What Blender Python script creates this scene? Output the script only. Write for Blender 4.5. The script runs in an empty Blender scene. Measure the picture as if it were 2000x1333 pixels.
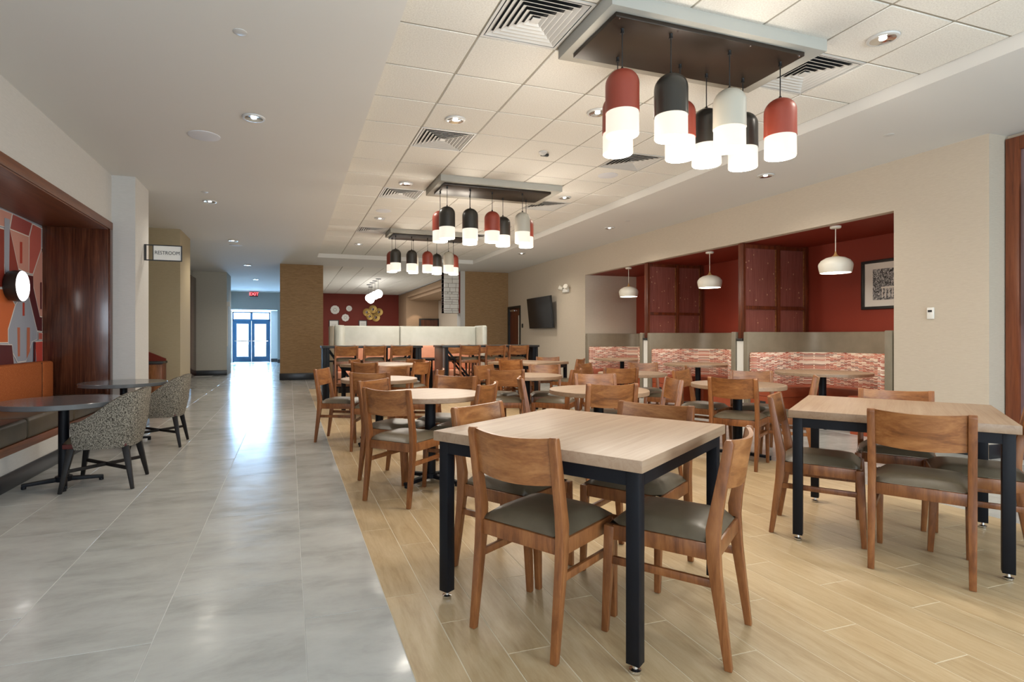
import bpy, bmesh, math, random
from mathutils import Vector, Matrix
random.seed(7)
R = math.radians
S = bpy.context.scene
COL = S.collection

# ------------------------------------------------------------------ camera
cd = bpy.data.cameras.new('camera')
cam = bpy.data.objects.new('camera', cd); COL.objects.link(cam)
F, U0, V0, TH, EYE = 1082.0, 929.6, 657.7, 18.60, 1.21
cd.sensor_width = 36; cd.lens = F / 2000 * 36
cd.shift_x = (1000 - U0) / 2000
cd.shift_y = -(666.5 - V0) / 2000
cd.clip_start = 0.05; cd.clip_end = 300
cam.location = (0, 0, EYE)
cam.rotation_euler = (R(90), 0, -R(TH))
S.camera = cam

# ------------------------------------------------------------------ exposure, sky, daylight
S.view_settings.view_transform = 'Standard'
S.view_settings.look = 'None'
S.view_settings.gamma = 1
S.view_settings.use_curve_mapping = False
S.view_settings.exposure = 0.45
S.cycles.max_bounces = 8
S.cycles.diffuse_bounces = 5
S.cycles.glossy_bounces = 4
S.cycles.sample_clamp_indirect = 6
S.cycles.use_denoising = True
S.cycles.caustics_reflective = False
S.cycles.caustics_refractive = False
world = bpy.data.worlds.new('world'); S.world = world
world.use_nodes = True
bg = world.node_tree.nodes['Background']
bg.inputs['Color'].default_value = (0.72, 0.86, 1.0, 1)
bg.inputs['Strength'].default_value = 2.2

def area(name, loc, rot, sx, sy, power, color):
    l = bpy.data.lights.new(name, 'AREA'); l.shape = 'RECTANGLE'
    l.size = sx; l.size_y = sy; l.energy = power; l.color = color
    o = bpy.data.objects.new(name, l); COL.objects.link(o)
    o.location = loc; o.rotation_euler = rot
    return o
# daylight entering by the big windows of the wall behind the camera and by the glazed doors at the far end
area('window_daylight', (-0.6, -2.85, 1.7), (R(90), 0, 0), 2.6, 2.2, 105, (0.80, 0.89, 1.0))
area('window_daylight', (4.6, -2.85, 1.7), (R(90), 0, 0), 3.4, 2.2, 150, (0.78, 0.93, 1.0))
area('door_daylight', (-1.7, 28.9, 1.5), (R(-90), 0, 0), 3.4, 2.8, 1700, (0.36, 0.64, 1.0))

# ------------------------------------------------------------------ mesh helpers
class MB:
    def __init__(s): s.v = []; s.f = []; s.m = []
    def add(s, vs, fs, mi=0):
        n = len(s.v); s.v += [tuple(p) for p in vs]
        for f in fs: s.f.append([n + i for i in f]); s.m.append(mi)
        return s
    def box(s, x0, x1, y0, y1, z0, z1, mi=0, rot=None, c=None):
        vs = [Vector((x, y, z)) for z in (z0, z1) for y in (y0, y1) for x in (x0, x1)]
        if rot is not None: vs = [rot @ p + Vector(c or (0, 0, 0)) for p in vs]
        return s.add(vs, [(0, 2, 3, 1), (4, 5, 7, 6), (0, 1, 5, 4), (2, 6, 7, 3), (0, 4, 6, 2), (1, 3, 7, 5)], mi)
    def prism(s, pts, a, b, axis='x', mi=0):
        n = len(pts); vs = []
        for t in (a, b):
            for p, q in pts:
                vs.append({'x': (t, p, q), 'y': (p, t, q), 'z': (p, q, t)}[axis])
        fs = [list(range(n)), list(range(2 * n - 1, n - 1, -1))]
        for i in range(n):
            j = (i + 1) % n; fs.append((j, i, n + i, n + j))
        return s.add(vs, fs, mi)
    def lathe(s, prof, seg=24, c=(0, 0, 0), mi=0, cap=True):
        n = len(prof); vs = []; fs = []
        for k in range(seg):
            a = 2 * math.pi * k / seg
            for r, z in prof: vs.append((c[0] + r * math.cos(a), c[1] + r * math.sin(a), c[2] + z))
        for k in range(seg):
            k2 = (k + 1) % seg
            for i in range(n - 1): fs.append((k * n + i, k2 * n + i, k2 * n + i + 1, k * n + i + 1))
        if cap:
            if prof[0][0] > 1e-6: fs.append([k * n for k in range(seg)][::-1])
            if prof[-1][0] > 1e-6: fs.append([k * n + n - 1 for k in range(seg)])
        return s.add(vs, fs, mi)
    def bar(s, p0, p1, w, h=None, mi=0, w1=None, h1=None):
        p0 = Vector(p0); p1 = Vector(p1); h = h or w; d = (p1 - p0).normalized()
        up = Vector((0, 0, 1)) if abs(d.z) < .95 else Vector((0, 1, 0))
        a = d.cross(up).normalized(); b = a.cross(d)
        w1 = w1 or w; h1 = h1 or h
        vs = []
        for p, ww, hh in ((p0, w, h), (p1, w1, h1)):
            for i, j in ((-1, -1), (1, -1), (1, 1), (-1, 1)): vs.append(p + a * i * ww / 2 + b * j * hh / 2)
        return s.add(vs, [(0, 1, 2, 3), (7, 6, 5, 4), (0, 4, 5, 1), (1, 5, 6, 2), (2, 6, 7, 3), (3, 7, 4, 0)], mi)
    def tube(s, p0, p1, r, seg=10, r1=None, mi=0):
        p0 = Vector(p0); p1 = Vector(p1); d = (p1 - p0).normalized(); r1 = r if r1 is None else r1
        up = Vector((0, 0, 1)) if abs(d.z) < .95 else Vector((0, 1, 0))
        a = d.cross(up).normalized(); b = a.cross(d); vs = []
        for p, rr in ((p0, r), (p1, r1)):
            for k in range(seg):
                t = 2 * math.pi * k / seg; vs.append(p + (a * math.cos(t) + b * math.sin(t)) * rr)
        fs = [[(k + 1) % seg, k, seg + k, seg + (k + 1) % seg] for k in range(seg)]
        fs += [list(range(seg)), list(range(2 * seg - 1, seg - 1, -1))]
        return s.add(vs, fs, mi)
    def grid(s, fn, nu, nv, mi=0):
        vs = [fn(i / nu, j / nv) for j in range(nv + 1) for i in range(nu + 1)]
        fs = [(j * (nu + 1) + i, j * (nu + 1) + i + 1, (j + 1) * (nu + 1) + i + 1, (j + 1) * (nu + 1) + i) for j in range(nv) for i in range(nu)]
        return s.add(vs, fs, mi)
    def mesh(s, name, mats, bevel=0, smooth=False, seg=2, fix=True):
        me = bpy.data.meshes.new(name)
        me.from_pydata(s.v, [], s.f)
        for m in (mats if isinstance(mats, (list, tuple)) else [mats]): me.materials.append(m)
        me.polygons.foreach_set('material_index', s.m)
        bm = bmesh.new(); bm.from_mesh(me)
        if fix:
            bmesh.ops.remove_doubles(bm, verts=bm.verts, dist=1e-6)
            bmesh.ops.recalc_face_normals(bm, faces=bm.faces)
        if bevel:
            es = [e for e in bm.edges if len(e.link_faces) == 2 and e.calc_face_angle(0) > 0.5]
            bmesh.ops.bevel(bm, geom=es, offset=bevel, segments=seg, affect='EDGES', clamp_overlap=True, profile=.5)
        if smooth or bevel:
            for f in bm.faces: f.smooth = True
            for e in bm.edges:
                if len(e.link_faces) == 2 and e.calc_face_angle(0) > 0.7: e.smooth = False
        bm.to_mesh(me); bm.free()
        return me
    def build(s, name, mats, parent=None, bevel=0, smooth=False, seg=2, fix=True):
        return link(name, s.mesh(name, mats, bevel, smooth, seg, fix), parent)
def link(name, me, parent=None, loc=None, rotz=0):
    o = bpy.data.objects.new(name, me); COL.objects.link(o)
    if parent is not None: o.parent = parent
    if loc is not None: o.location = loc
    if rotz: o.rotation_euler = (0, 0, rotz)
    return o
def tag(o, label, cat, group=None):
    o['label'] = label; o['category'] = cat
    if group: o['group'] = group
    return o
def thing(name, label, cat, loc=(0, 0, 0), rotz=0, group=None):
    o = bpy.data.objects.new(name, None); COL.objects.link(o)
    o.location = loc; o.rotation_euler = (0, 0, rotz); o.empty_display_size = .1
    return tag(o, label, cat, group)
def struct(o): o['kind'] = 'structure'; return o
def copytree(o, parent=None):
    c = o.copy(); COL.objects.link(c)
    if parent is not None: c.parent = parent
    for ch in list(o.children): copytree(ch, c)
    return c
def bx(x0, x1, y0, y1, z0, z1, mi=0): return MB().box(x0, x1, y0, y1, z0, z1, mi)
def wall(name, m, *a, bevel=0):
    return struct(bx(*a).build(name, m, None, bevel))

# ------------------------------------------------------------------ materials
def srgb(r, g, b):
    f = lambda c: (c / 255 / 12.92) if c / 255 <= .04045 else ((c / 255 + .055) / 1.055) ** 2.4
    return (f(r), f(g), f(b), 1)
def base(name, col, rough=.5, metal=0, spec=.5):
    m = bpy.data.materials.new(name); m.use_nodes = True
    n = m.node_tree; b = n.nodes['Principled BSDF']
    b.inputs['Base Color'].default_value = col; b.inputs['Roughness'].default_value = rough
    b.inputs['Metallic'].default_value = metal
    b.inputs['Specular IOR Level'].default_value = spec
    return m, n, b
def N(n, t, **k):
    x = n.nodes.new(t)
    for a, v in k.items(): setattr(x, a, v)
    return x
def flat(name, col, rough=.5, metal=0, spec=.5): return base(name, col, rough, metal, spec)[0]
def coords(n, scale=(1, 1, 1), kind='Object', rot=(0, 0, 0), loc=None):
    tc = N(n, 'ShaderNodeTexCoord'); mp = N(n, 'ShaderNodeMapping')
    mp.inputs['Scale'].default_value = scale; mp.inputs['Rotation'].default_value = rot
    n.links.new(tc.outputs[kind], mp.inputs['Vector'])
    if loc is not None: n.links.new(loc, mp.inputs['Location'])
    return mp.outputs['Vector']
def ramp(n, src, stops, interp='LINEAR'):
    r = N(n, 'ShaderNodeValToRGB'); r.color_ramp.interpolation = interp
    el = r.color_ramp.elements
    while len(el) > 1: el.remove(el[-1])
    el[0].position = stops[0][0]; el[0].color = stops[0][1]
    for p, c in stops[1:]:
        e = el.new(p); e.color = c
    n.links.new(src, r.inputs['Fac']); return r.outputs['Color']
def noise(n, vec, scale=5, detail=4, rough=.55, dist=0):
    x = N(n, 'ShaderNodeTexNoise'); x.inputs['Scale'].default_value = scale
    x.inputs['Detail'].default_value = detail; x.inputs['Roughness'].default_value = rough
    x.inputs['Distortion'].default_value = dist
    n.links.new(vec, x.inputs['Vector']); return x.outputs['Fac']
def bump(n, b, h, strength=.2, dist=.01):
    x = N(n, 'ShaderNodeBump'); x.inputs['Strength'].default_value = strength; x.inputs['Distance'].default_value = dist
    n.links.new(h, x.inputs['Height']); n.links.new(x.outputs['Normal'], b.inputs['Normal'])
def rnd_loc(n, k=20):
    oi = N(n, 'ShaderNodeObjectInfo'); mu = N(n, 'ShaderNodeMath', operation='MULTIPLY'); mu.inputs[1].default_value = k
    n.links.new(oi.outputs['Random'], mu.inputs[0])
    cx = N(n, 'ShaderNodeCombineXYZ')
    for i in range(3): n.links.new(mu.outputs[0], cx.inputs[i])
    return cx.outputs[0], oi.outputs['Random']
def hsv(n, col, val=None, vrange=.1):
    h = N(n, 'ShaderNodeHueSaturation'); n.links.new(col, h.inputs['Color'])
    mr = N(n, 'ShaderNodeMapRange'); mr.inputs['To Min'].default_value = 1 - vrange; mr.inputs['To Max'].default_value = 1 + vrange
    n.links.new(val, mr.inputs['Value']); n.links.new(mr.outputs[0], h.inputs['Value'])
    return h.outputs['Color']
def wood(name, c1, c2, c3, scale=(1, 1, 1), rough=.38, vr=.06, stretch=9, nscale=2.2, spec=.5, coat=0, bmp=.04):
    """grain runs along the axis given the smallest scale"""
    m, n, b = base(name, c1, rough, 0, spec)
    loc, rv = rnd_loc(n)
    v = coords(n, scale, loc=loc)
    f = noise(n, v, nscale, 6, .62, 1.1)
    f2 = noise(n, v, nscale * stretch, 3, .6, .3)
    mx = N(n, 'ShaderNodeMath', operation='MULTIPLY_ADD'); mx.inputs[1].default_value = .3
    n.links.new(f2, mx.inputs[0]); n.links.new(f, mx.inputs[2])
    c = ramp(n, mx.outputs[0], [(.40, c1), (.62, c2), (.85, c3)])
    n.links.new(hsv(n, c, rv, vr), b.inputs['Base Color'])
    if coat: b.inputs['Coat Weight'].default_value = coat; b.inputs['Coat Roughness'].default_value = .12
    if bmp: bump(n, b, f2, bmp, .002)
    return m
def mottled(name, c1, c2, scale, rough, bs=0, bscale=None, spec=.5, coords_scale=(1, 1, 1), kind='Object'):
    m, n, b = base(name, c1, rough, 0, spec)
    v = coords(n, coords_scale, kind)
    f = noise(n, v, scale, 5, .6)
    n.links.new(ramp(n, f, [(.35, c1), (.65, c2)]), b.inputs['Base Color'])
    if bs: bump(n, b, noise(n, v, bscale or scale * 5, 3), bs, .004)
    return m
def emis(name, col, strength):
    m = bpy.data.materials.new(name); m.use_nodes = True; n = m.node_tree
    b = n.nodes['Principled BSDF']; b.inputs['Base Color'].default_value = (.8, .8, .8, 1)
    b.inputs['Emission Color'].default_value = col; b.inputs['Emission Strength'].default_value = strength
    return m

M = {}
M['chair'] = wood('chair_wood', srgb(84, 46, 22), srgb(124, 75, 40), srgb(150, 98, 56), (6, 6, 1.0), .36, .06)
M['chairback'] = wood('chair_back_wood', srgb(92, 54, 28), srgb(134, 84, 45), srgb(164, 112, 66), (1.2, 6, 6), .34, .06)
M['tabletop'] = wood('table_laminate', srgb(136, 108, 84), srgb(150, 124, 100), srgb(158, 134, 110), (.5, 16, 16), .44, .03, nscale=2.0, bmp=.01)
M['black'] = flat('black_metal', (.005, .0055, .008, 1), .5, 0, .22)
M['blackwood'] = wood('dark_legs', (.007, .006, .006, 1), (.012, .010, .009, 1), (.018, .014, .012, 1), (6, 6, 1), .5, spec=.25)
M['chrome'] = flat('chrome', (.75, .75, .76, 1), .15, 1)
M['vinyl'] = mottled('seat_vinyl', srgb(88, 78, 62), srgb(99, 89, 72), 9, .36, .05, 160)
# grey porcelain tile
m, n, b = base('grey_tile', srgb(150, 150, 148), .16)
loc, rv = rnd_loc(n)
v = coords(n, (1.6, 3.4, 1), loc=loc)
f = noise(n, v, 1.1, 8, .66, .25)
c = ramp(n, f, [(.28, srgb(148, 148, 144)), (.5, srgb(172, 172, 168)), (.72, srgb(184, 184, 180))])
n.links.new(hsv(n, c, rv, .04), b.inputs['Base Color'])
rr = ramp(n, noise(n, v, 4, 4), [(.3, (.13, .13, .13, 1)), (.7, (.26, .26, .26, 1))])
n.links.new(rr, b.inputs['Roughness'])
M['tile'] = m
M['grout'] = flat('grey_grout', srgb(188, 188, 184), .8)
M['groutw'] = flat('pale_grout', srgb(208, 196, 170), .8)
# wood-look porcelain plank, grain along y
m, n, b = base('plank_tile', srgb(200, 168, 122), .4)
loc, rv = rnd_loc(n)
v = coords(n, (7, .9, 1), loc=loc)
f = noise(n, v, 2.2, 7, .65, .8)
f2 = noise(n, v, 16, 3, .6)
mx = N(n, 'ShaderNodeMath', operation='MULTIPLY_ADD'); mx.inputs[1].default_value = .35
n.links.new(f2, mx.inputs[0]); n.links.new(f, mx.inputs[2])
c = ramp(n, mx.outputs[0], [(.42, srgb(160, 134, 98)), (.66, srgb(178, 154, 118)), (.9, srgb(190, 168, 134))])
n.links.new(hsv(n, c, rv, .06), b.inputs['Base Color'])
M['plank'] = m
def linen(name, c1, c2, rough=.75):
    m, n, b = base(name, c1, rough, 0, .3)
    f = noise(n, coords(n, (1, 1, 9)), 16, 4, .7)
    n.links.new(ramp(n, f, [(.3, c1), (.7, c2)]), b.inputs['Base Color'])
    return m
M['beige'] = linen('beige_wallcovering', srgb(190, 177, 160), srgb(199, 187, 170))
M['tanwall'] = linen('tan_wallcovering', srgb(162, 148, 120), srgb(170, 156, 128))
M['tanfar'] = linen('brown_tan_wallcovering', srgb(156, 130, 104), srgb(166, 140, 114))
M['greywall'] = linen('grey_beige_wall', srgb(194, 192, 188), srgb(202, 200, 196))
M['darkgrey'] = linen('grey_green_wall', srgb(180, 177, 166), srgb(188, 185, 174))
M['endwall'] = linen('grey_end_wall', srgb(172, 172, 168), srgb(180, 180, 176))
M['gyp'] = flat('ceiling_paint', srgb(218, 217, 214), .85, 0, .2)
M['boxpaint_shaded'] = flat('shaded_soffit_paint', srgb(176, 174, 166), .85, 0, .2)  # same paint as the riser, darkened: the box's shade is in the colour
M['creampaint'] = flat('cream_riser_paint', srgb(214, 208, 188), .8, 0, .2)
m, n, b = base('ceiling_tile', srgb(214, 208, 194), .9, 0, .2)
f = noise(n, coords(n), 90, 3, .8)
n.links.new(ramp(n, f, [(.35, srgb(212, 209, 202)), (.6, srgb(230, 228, 222))]), b.inputs['Base Color'])
bump(n, b, f, .35, .004)
M['ctile'] = m
M['cgrid'] = flat('ceiling_grid', srgb(150, 145, 132), .6)
m, n, b = base('grasscloth', srgb(120, 92, 58), .7, 0, .3)
f = noise(n, coords(n, (2, 2, 26)), 4, 5, .7, .4)
n.links.new(ramp(n, f, [(.3, srgb(126, 98, 66)), (.7, srgb(168, 136, 98))]), b.inputs['Base Color'])
bump(n, b, f, .3, .004)
M['grass'] = m
M['baseb'] = flat('dark_baseboard', (.016, .018, .022, 1), .3)
M['red'] = flat('red_paint', srgb(134, 52, 36), .55, 0, .3)
M['darkred'] = flat('deep_red_paint', srgb(116, 42, 28), .6, 0, .3)
M['walnut'] = wood('walnut_panel', srgb(44, 22, 15), srgb(80, 43, 28), srgb(108, 64, 42), (14, 14, .5), .24, .12, coat=.3)
M['walnut2'] = wood('walnut_trim', srgb(84, 44, 24), srgb(108, 62, 36), srgb(126, 76, 46), (10, .5, 10), .4, .05)
M['walnutv'] = wood('walnut_upright', srgb(84, 40, 22), srgb(112, 58, 32), srgb(130, 72, 42), (10, 10, .5), .35, .05)
M['mahog'] = wood('mahogany_frame', srgb(56, 22, 12), srgb(92, 42, 22), srgb(120, 60, 32), (8, 8, .6), .35, .05)
def fabric(name, c1, c2, sc=160, rough=.9, b_=.4):
    m, n, b = base(name, c1, rough, 0, .2)
    f = noise(n, coords(n), sc, 2, .8)
    n.links.new(ramp(n, f, [(.4, c1), (.6, c2)]), b.inputs['Base Color'])
    bump(n, b, f, b_, .003)
    return m
M['orange'] = fabric('orange_fabric', srgb(146, 76, 38), srgb(172, 98, 54), 120)
M['maroon'] = flat('maroon_vinyl', srgb(80, 30, 26), .5)
M['tweed'] = fabric('grey_tweed', srgb(50, 46, 40), srgb(150, 143, 130), 120, .95, .8)
M['brownv'] = mottled('brown_vinyl', srgb(74, 64, 50), srgb(84, 74, 58), 6, .42)
M['olive'] = mottled('olive_vinyl', srgb(122, 112, 94), srgb(130, 120, 102), 5, .45)
M['rust'] = mottled('rust_vinyl', srgb(150, 66, 36), srgb(162, 76, 44), 6, .4)
M['cream'] = mottled('cream_vinyl', srgb(186, 188, 178), srgb(194, 196, 187), 5, .38)
M['salmon'] = mottled('salmon_vinyl', srgb(216, 150, 120), srgb(222, 160, 130), 5, .5)
M['white'] = flat('white_paint', srgb(228, 226, 220), .5)
M['lampwhite'] = flat('lamp_shade_white', srgb(226, 220, 206), .4)
M['lampwood'] = flat('lamp_neck_wood', srgb(176, 132, 80), .45)
M['darkbrown'] = wood('dark_brown_laminate', srgb(58, 44, 38), srgb(74, 58, 50), srgb(84, 68, 58), (8, 8, .8), .4)
M['stone'] = flat('grey_stone_top', srgb(96, 98, 100), .14)
M['tv'] = flat('tv_screen', (.006, .006, .008, 1), .15)
M['tvf'] = flat('tv_frame', (.01, .01, .01, 1), .4)
M['capred'] = flat('terracotta_cap', srgb(140, 58, 42), .42)
M['capblack'] = flat('charcoal_cap', srgb(46, 44, 40), .3)
M['capwhite'] = flat('ivory_cap', srgb(176, 172, 160), .42)
M['plate'] = flat('bronze_plate', srgb(44, 34, 26), .34, .2)
M['glow'] = emis('lit_opal_glass', (1, .88, .74, 1), .66)
M['glow'].node_tree.nodes['Principled BSDF'].inputs['Base Color'].default_value = (.25, .22, .18, 1)
M['glowb'] = emis('lit_opal_bottom', (1, .90, .78, 1), 7)
M['glow2'] = emis('lit_lens', (1, .93, .82, 1), 9)
M['glow3'] = emis('lit_globe', (1, .97, .92, 1), 5)
M['glowd'] = emis('lit_disc', (1, .93, .90, 1), 3)
M['exit'] = emis('exit_red', (1, .05, .05, 1), 4)
M['signred'] = flat('sign_red_body', srgb(120, 20, 24), .4)
M['reflector'] = flat('reflector', (.8, .8, .8, 1), .12, 1)
M['venthole'] = flat('vent_dark', (.02, .022, .025, 1), .6)
M['ventw'] = flat('vent_white', srgb(200, 200, 198), .4)
M['speaker'] = flat('speaker_white', srgb(212, 214, 220), .7)
M['blackp'] = flat('black_plastic', (.015, .015, .015, 1), .45)
M['bluedoor'] = flat('blue_grey_door', srgb(52, 92, 124), .35)
m, n, b = base('clear_glass', (1, 1, 1, 1), 0.0)
mixs = N(n, 'ShaderNodeMixShader'); tr = N(n, 'ShaderNodeBsdfTransparent'); gl = N(n, 'ShaderNodeBsdfGlossy')
gl.inputs['Roughness'].default_value = .02; mixs.inputs[0].default_value = .08
n.links.new(tr.outputs[0], mixs.inputs[1]); n.links.new(gl.outputs[0], mixs.inputs[2])
n.links.new(mixs.outputs[0], n.nodes['Material Output'].inputs['Surface'])
M['glass'] = m
# woven booth pattern : rows of small lens-shaped blocks
m, n, b = base('booth_pattern', srgb(190, 130, 110), .8, 0, .2)
tc = N(n, 'ShaderNodeTexCoord'); sp = N(n, 'ShaderNodeSeparateXYZ'); n.links.new(tc.outputs['Object'], sp.inputs[0])
ad = N(n, 'ShaderNodeMath', operation='ADD'); n.links.new(sp.outputs[0], ad.inputs[0]); n.links.new(sp.outputs[1], ad.inputs[1])
sn = N(n, 'ShaderNodeMath', operation='MULTIPLY'); sn.inputs[1].default_value = 2 * math.pi / .11; n.links.new(ad.outputs[0], sn.inputs[0])
si = N(n, 'ShaderNodeMath', operation='SINE'); n.links.new(sn.outputs[0], si.inputs[0])
z2 = N(n, 'ShaderNodeMath', operation='MULTIPLY_ADD'); z2.inputs[1].default_value = .006
n.links.new(si.outputs[0], z2.inputs[0]); n.links.new(sp.outputs[2], z2.inputs[2])
cx = N(n, 'ShaderNodeCombineXYZ'); n.links.new(ad.outputs[0], cx.inputs[0]); n.links.new(z2.outputs[0], cx.inputs[1])
br = N(n, 'ShaderNodeTexBrick'); br.inputs['Scale'].default_value = 1; br.inputs['Brick Width'].default_value = .11
br.inputs['Row Height'].default_value = .018; br.inputs['Mortar Size'].default_value = .0022; br.inputs['Mortar Smooth'].default_value = .2
br.inputs['Color1'].default_value = (0, 0, 0, 1); br.inputs['Color2'].default_value = (1, 1, 1, 1); br.inputs['Mortar'].default_value = (.5, .5, .5, 1)
n.links.new(cx.outputs[0], br.inputs['Vector'])
bc = ramp(n, br.outputs['Color'], [(0, srgb(150, 70, 50)), (.2, srgb(196, 120, 98)), (.38, srgb(214, 180, 160)), (.55, srgb(150, 118, 106)), (.68, srgb(172, 84, 60)), (.82, srgb(232, 214, 196)), (.92, srgb(190, 140, 120))], 'CONSTANT')
mc = N(n, 'ShaderNodeMix', data_type='RGBA'); n.links.new(br.outputs['Fac'], mc.inputs['Factor']); n.links.new(bc, mc.inputs[6]); mc.inputs[7].default_value = srgb(240, 226, 210)
n.links.new(mc.outputs[2], b.inputs['Base Color'])
M['pattern'] = m
# resin screen panel with embedded flecks
m, n, b = base('resin_panel', srgb(118, 62, 56), .28)
v = coords(n, (60, 60, 1))
lines = noise(n, v, 2.5, 2, .5)
vo = N(n, 'ShaderNodeTexVoronoi'); vo.inputs['Scale'].default_value = 9
n.links.new(coords(n, (1.3, 1.3, 1)), vo.inputs['Vector'])
fl = ramp(n, vo.outputs['Distance'], [(0, (1, 1, 1, 1)), (.10, (1, 1, 1, 1)), (.13, (0, 0, 0, 1))])
bc = ramp(n, lines, [(.3, srgb(112, 56, 48)), (.7, srgb(142, 88, 78))])
fc = ramp(n, vo.outputs['Color'], [(.0, srgb(60, 30, 40)), (.45, srgb(60, 30, 40)), (.5, srgb(186, 138, 108)), (1, srgb(196, 160, 130))])
mc = N(n, 'ShaderNodeMix', data_type='RGBA'); n.links.new(fl, mc.inputs['Factor']); n.links.new(bc, mc.inputs[6]); n.links.new(fc, mc.inputs[7])
n.links.new(mc.outputs[2], b.inputs['Base Color'])
M['resin'] = m
# engraving-like print
m, n, b = base('ink_print', srgb(120, 124, 130), .6)
f = noise(n, coords(n, (1, 1, 1)), 22, 4, .7, 2.5)
n.links.new(ramp(n, f, [(.42, srgb(36, 36, 38)), (.5, srgb(120, 124, 128)), (.58, srgb(206, 206, 206))]), b.inputs['Base Color'])
M['ink'] = m
M['gold'] = flat('brass_gold', srgb(150, 120, 60), .35, .6)
M['lawn'] = mottled('lawn', srgb(190, 204, 186), srgb(206, 216, 200), 3, .9)
M['paving'] = flat('pale_paving', srgb(200, 204, 208), .8)
M['panelgloss'] = wood('wood_panel_lilac_reflection', srgb(96, 78, 84), srgb(120, 100, 104), srgb(138, 118, 122), (14, 14, .5), .18, .02, coat=.5)  # lilac reflection on the gloss is put into the wood colour

# ------------------------------------------------------------------ floor
XW, YE, ZG, ZT = 6.55, 26.9, 3.22, 3.325
floor = struct(bx(-9, 9, -3, 28.3, -.10, -.0015).build('floor', M['grout']))
wsub = struct(bx(.42, 4.47, .95, 13.3, -.006, -.001).build('floor.001', M['groutw']))
def tile_mesh(w, l, name, m, h=.006):
    return bx(-w / 2, w / 2, -l / 2, l / 2, -.004, h - .006).mesh(name, m, .0006, seg=1)
GX = [-3.94, -3.37, -2.80, -2.23, -1.66, -1.09, -.515, .06, .42]
TL = 1.165
cache = {}
def put_tile(x0, x1, y0, y1):
    g = .0035; key = (round(x1 - x0 - g, 4), round(y1 - y0 - g, 4))
    if key not in cache: cache[key] = tile_mesh(key[0], key[1], 'floor_tile', M['tile'])
    link('floor_tile', cache[key], floor, ((x0 + x1) / 2, (y0 + y1) / 2, 0))
ntile = 0
for i in range(len(GX) - 1):
    x0, x1 = GX[i], GX[i + 1]
    off = 2.48 if i % 2 else 2.88
    ylo, yhi = 1.0, 28.2
    if x1 < -2.0: ylo, yhi = 7.9, 18.3
    if x1 < -3.3: yhi = 11.6; ylo = 8.6
    y = off - 3 * TL
    while y < yhi:
        a, b_ = max(y, ylo), min(y + TL, yhi)
        if b_ - a > .08: put_tile(x0, x1, a, b_)
        y += TL
for i in range(4):
    x0 = 4.475 + .575 * i; x1 = x0 + .575; y = (2.48 if i % 2 else 2.88) - TL * 2
    while y < 13.2:
        a, b_ = max(y, 1.0), min(y + TL, 13.2)
        if i == 3: x1 = 6.55
        if b_ - a > .08: put_tile(x0, x1, a, b_)
        y += TL
far = MB()
for i in range(10):
    for j in range(12):
        far.box(.425 + .615 * i, 1.035 + .615 * i, 13.31 + j * TL, 13.305 + (j + 1) * TL, -.004, 0)
fo = far.build('floor_tile', M['tile'], floor, fix=False); fo['kind'] = 'stuff'
PW, PL = .185, .92
pm = {}
npl = int((4.47 - .42) / PW + .5); PW = (4.47 - .42) / npl
for i in range(npl):
    x0 = .42 + i * PW
    y = 2.56 - .3 * i
    while y > 1.0: y -= PL
    while y < 13.3:
        a, b_ = max(y, 1.0), min(y + PL, 13.3)
        if b_ - a > .05:
            k = round(b_ - a, 3)
            if k not in pm: pm[k] = tile_mesh(PW - .0045, k - .0045, 'floor_plank', M['plank'])
            link('floor_plank', pm[k], wsub, (x0 + PW / 2, (a + b_) / 2, 0))
        y += PL

# ------------------------------------------------------------------ ceiling
TX0, TP = .669, .594
TX1, TY0, TY1 = TX0 + 7 * TP, 3.688 - 11 * TP, 14.6
slab = MB()
slab.box(-9, TX0, -3, 28.3, ZG, ZG + .3); slab.box(TX1, 9, -3, 16.3, ZG, ZG + .3)
slab.box(TX0, TX1, TY1, 16.3, ZG, ZG + .3); slab.box(5.06, 9, 16.3, 28.3, ZG - .02, ZG + .3)
ceil = struct(slab.build('ceiling', M['gyp'], fix=False))
ct = struct(bx(TX0 - .01, TX1 + .01, TY0, TY1 + .01, ZT + .03, ZT + .06).build('ceiling.001', M['cgrid']))
rz = MB()
rz.box(TX0 - .012, TX0 - .001, TY0, TY1, ZG + .001, ZT + .03); rz.box(TX1 + .001, TX1 + .012, TY0, TY1, ZG + .001, ZT + .03)
rz.box(TX0, TX1, TY1 + .001, TY1 + .012, ZG + .001, ZT + .03)
rz.build('tray_riser', M['creampaint'], ct, fix=False)
gb = MB()
for i in range(8): gb.box(TX0 + i * TP - .012, TX0 + i * TP + .012, TY0, TY1, ZT + .004, ZT + .03)
for j in range(-11, 19): gb.box(TX0, TX1, 3.688 + j * TP - .012, 3.688 + j * TP + .012, ZT + .005, ZT + .029)
gb.build('ceiling_grid', M['cgrid'], ct, fix=False)
cm = bx(-TP / 2 + .006, TP / 2 - .006, -TP / 2 + .006, TP / 2 - .006, 0, .028).mesh('ceiling_tile', M['ctile'], .006, seg=1)
cl = bx(-TP / 2 + .006, TP / 2 - .006, -.11, .11, 0, .028).mesh('ceiling_tile', M['ctile'], .006, seg=1)
VENTS = [(1, -1), (1, 3), (1, 7), (1, 12), (5, -1), (5, 3), (5, 7), (5, 12)]
BOXES = [-1, 6, 12]
for i in range(7):
    for j in range(-11, 18):
        if (i, j) in VENTS: continue
        if 2 <= i <= 4 and j in BOXES: continue
        link('ceiling_tile', cm, ct, (TX0 + (i + .5) * TP, 3.688 + (j + .5) * TP, ZT))
    link('ceiling_tile', cl, ct, (TX0 + (i + .5) * TP, 3.688 + 18 * TP + .115, ZT))
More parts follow.
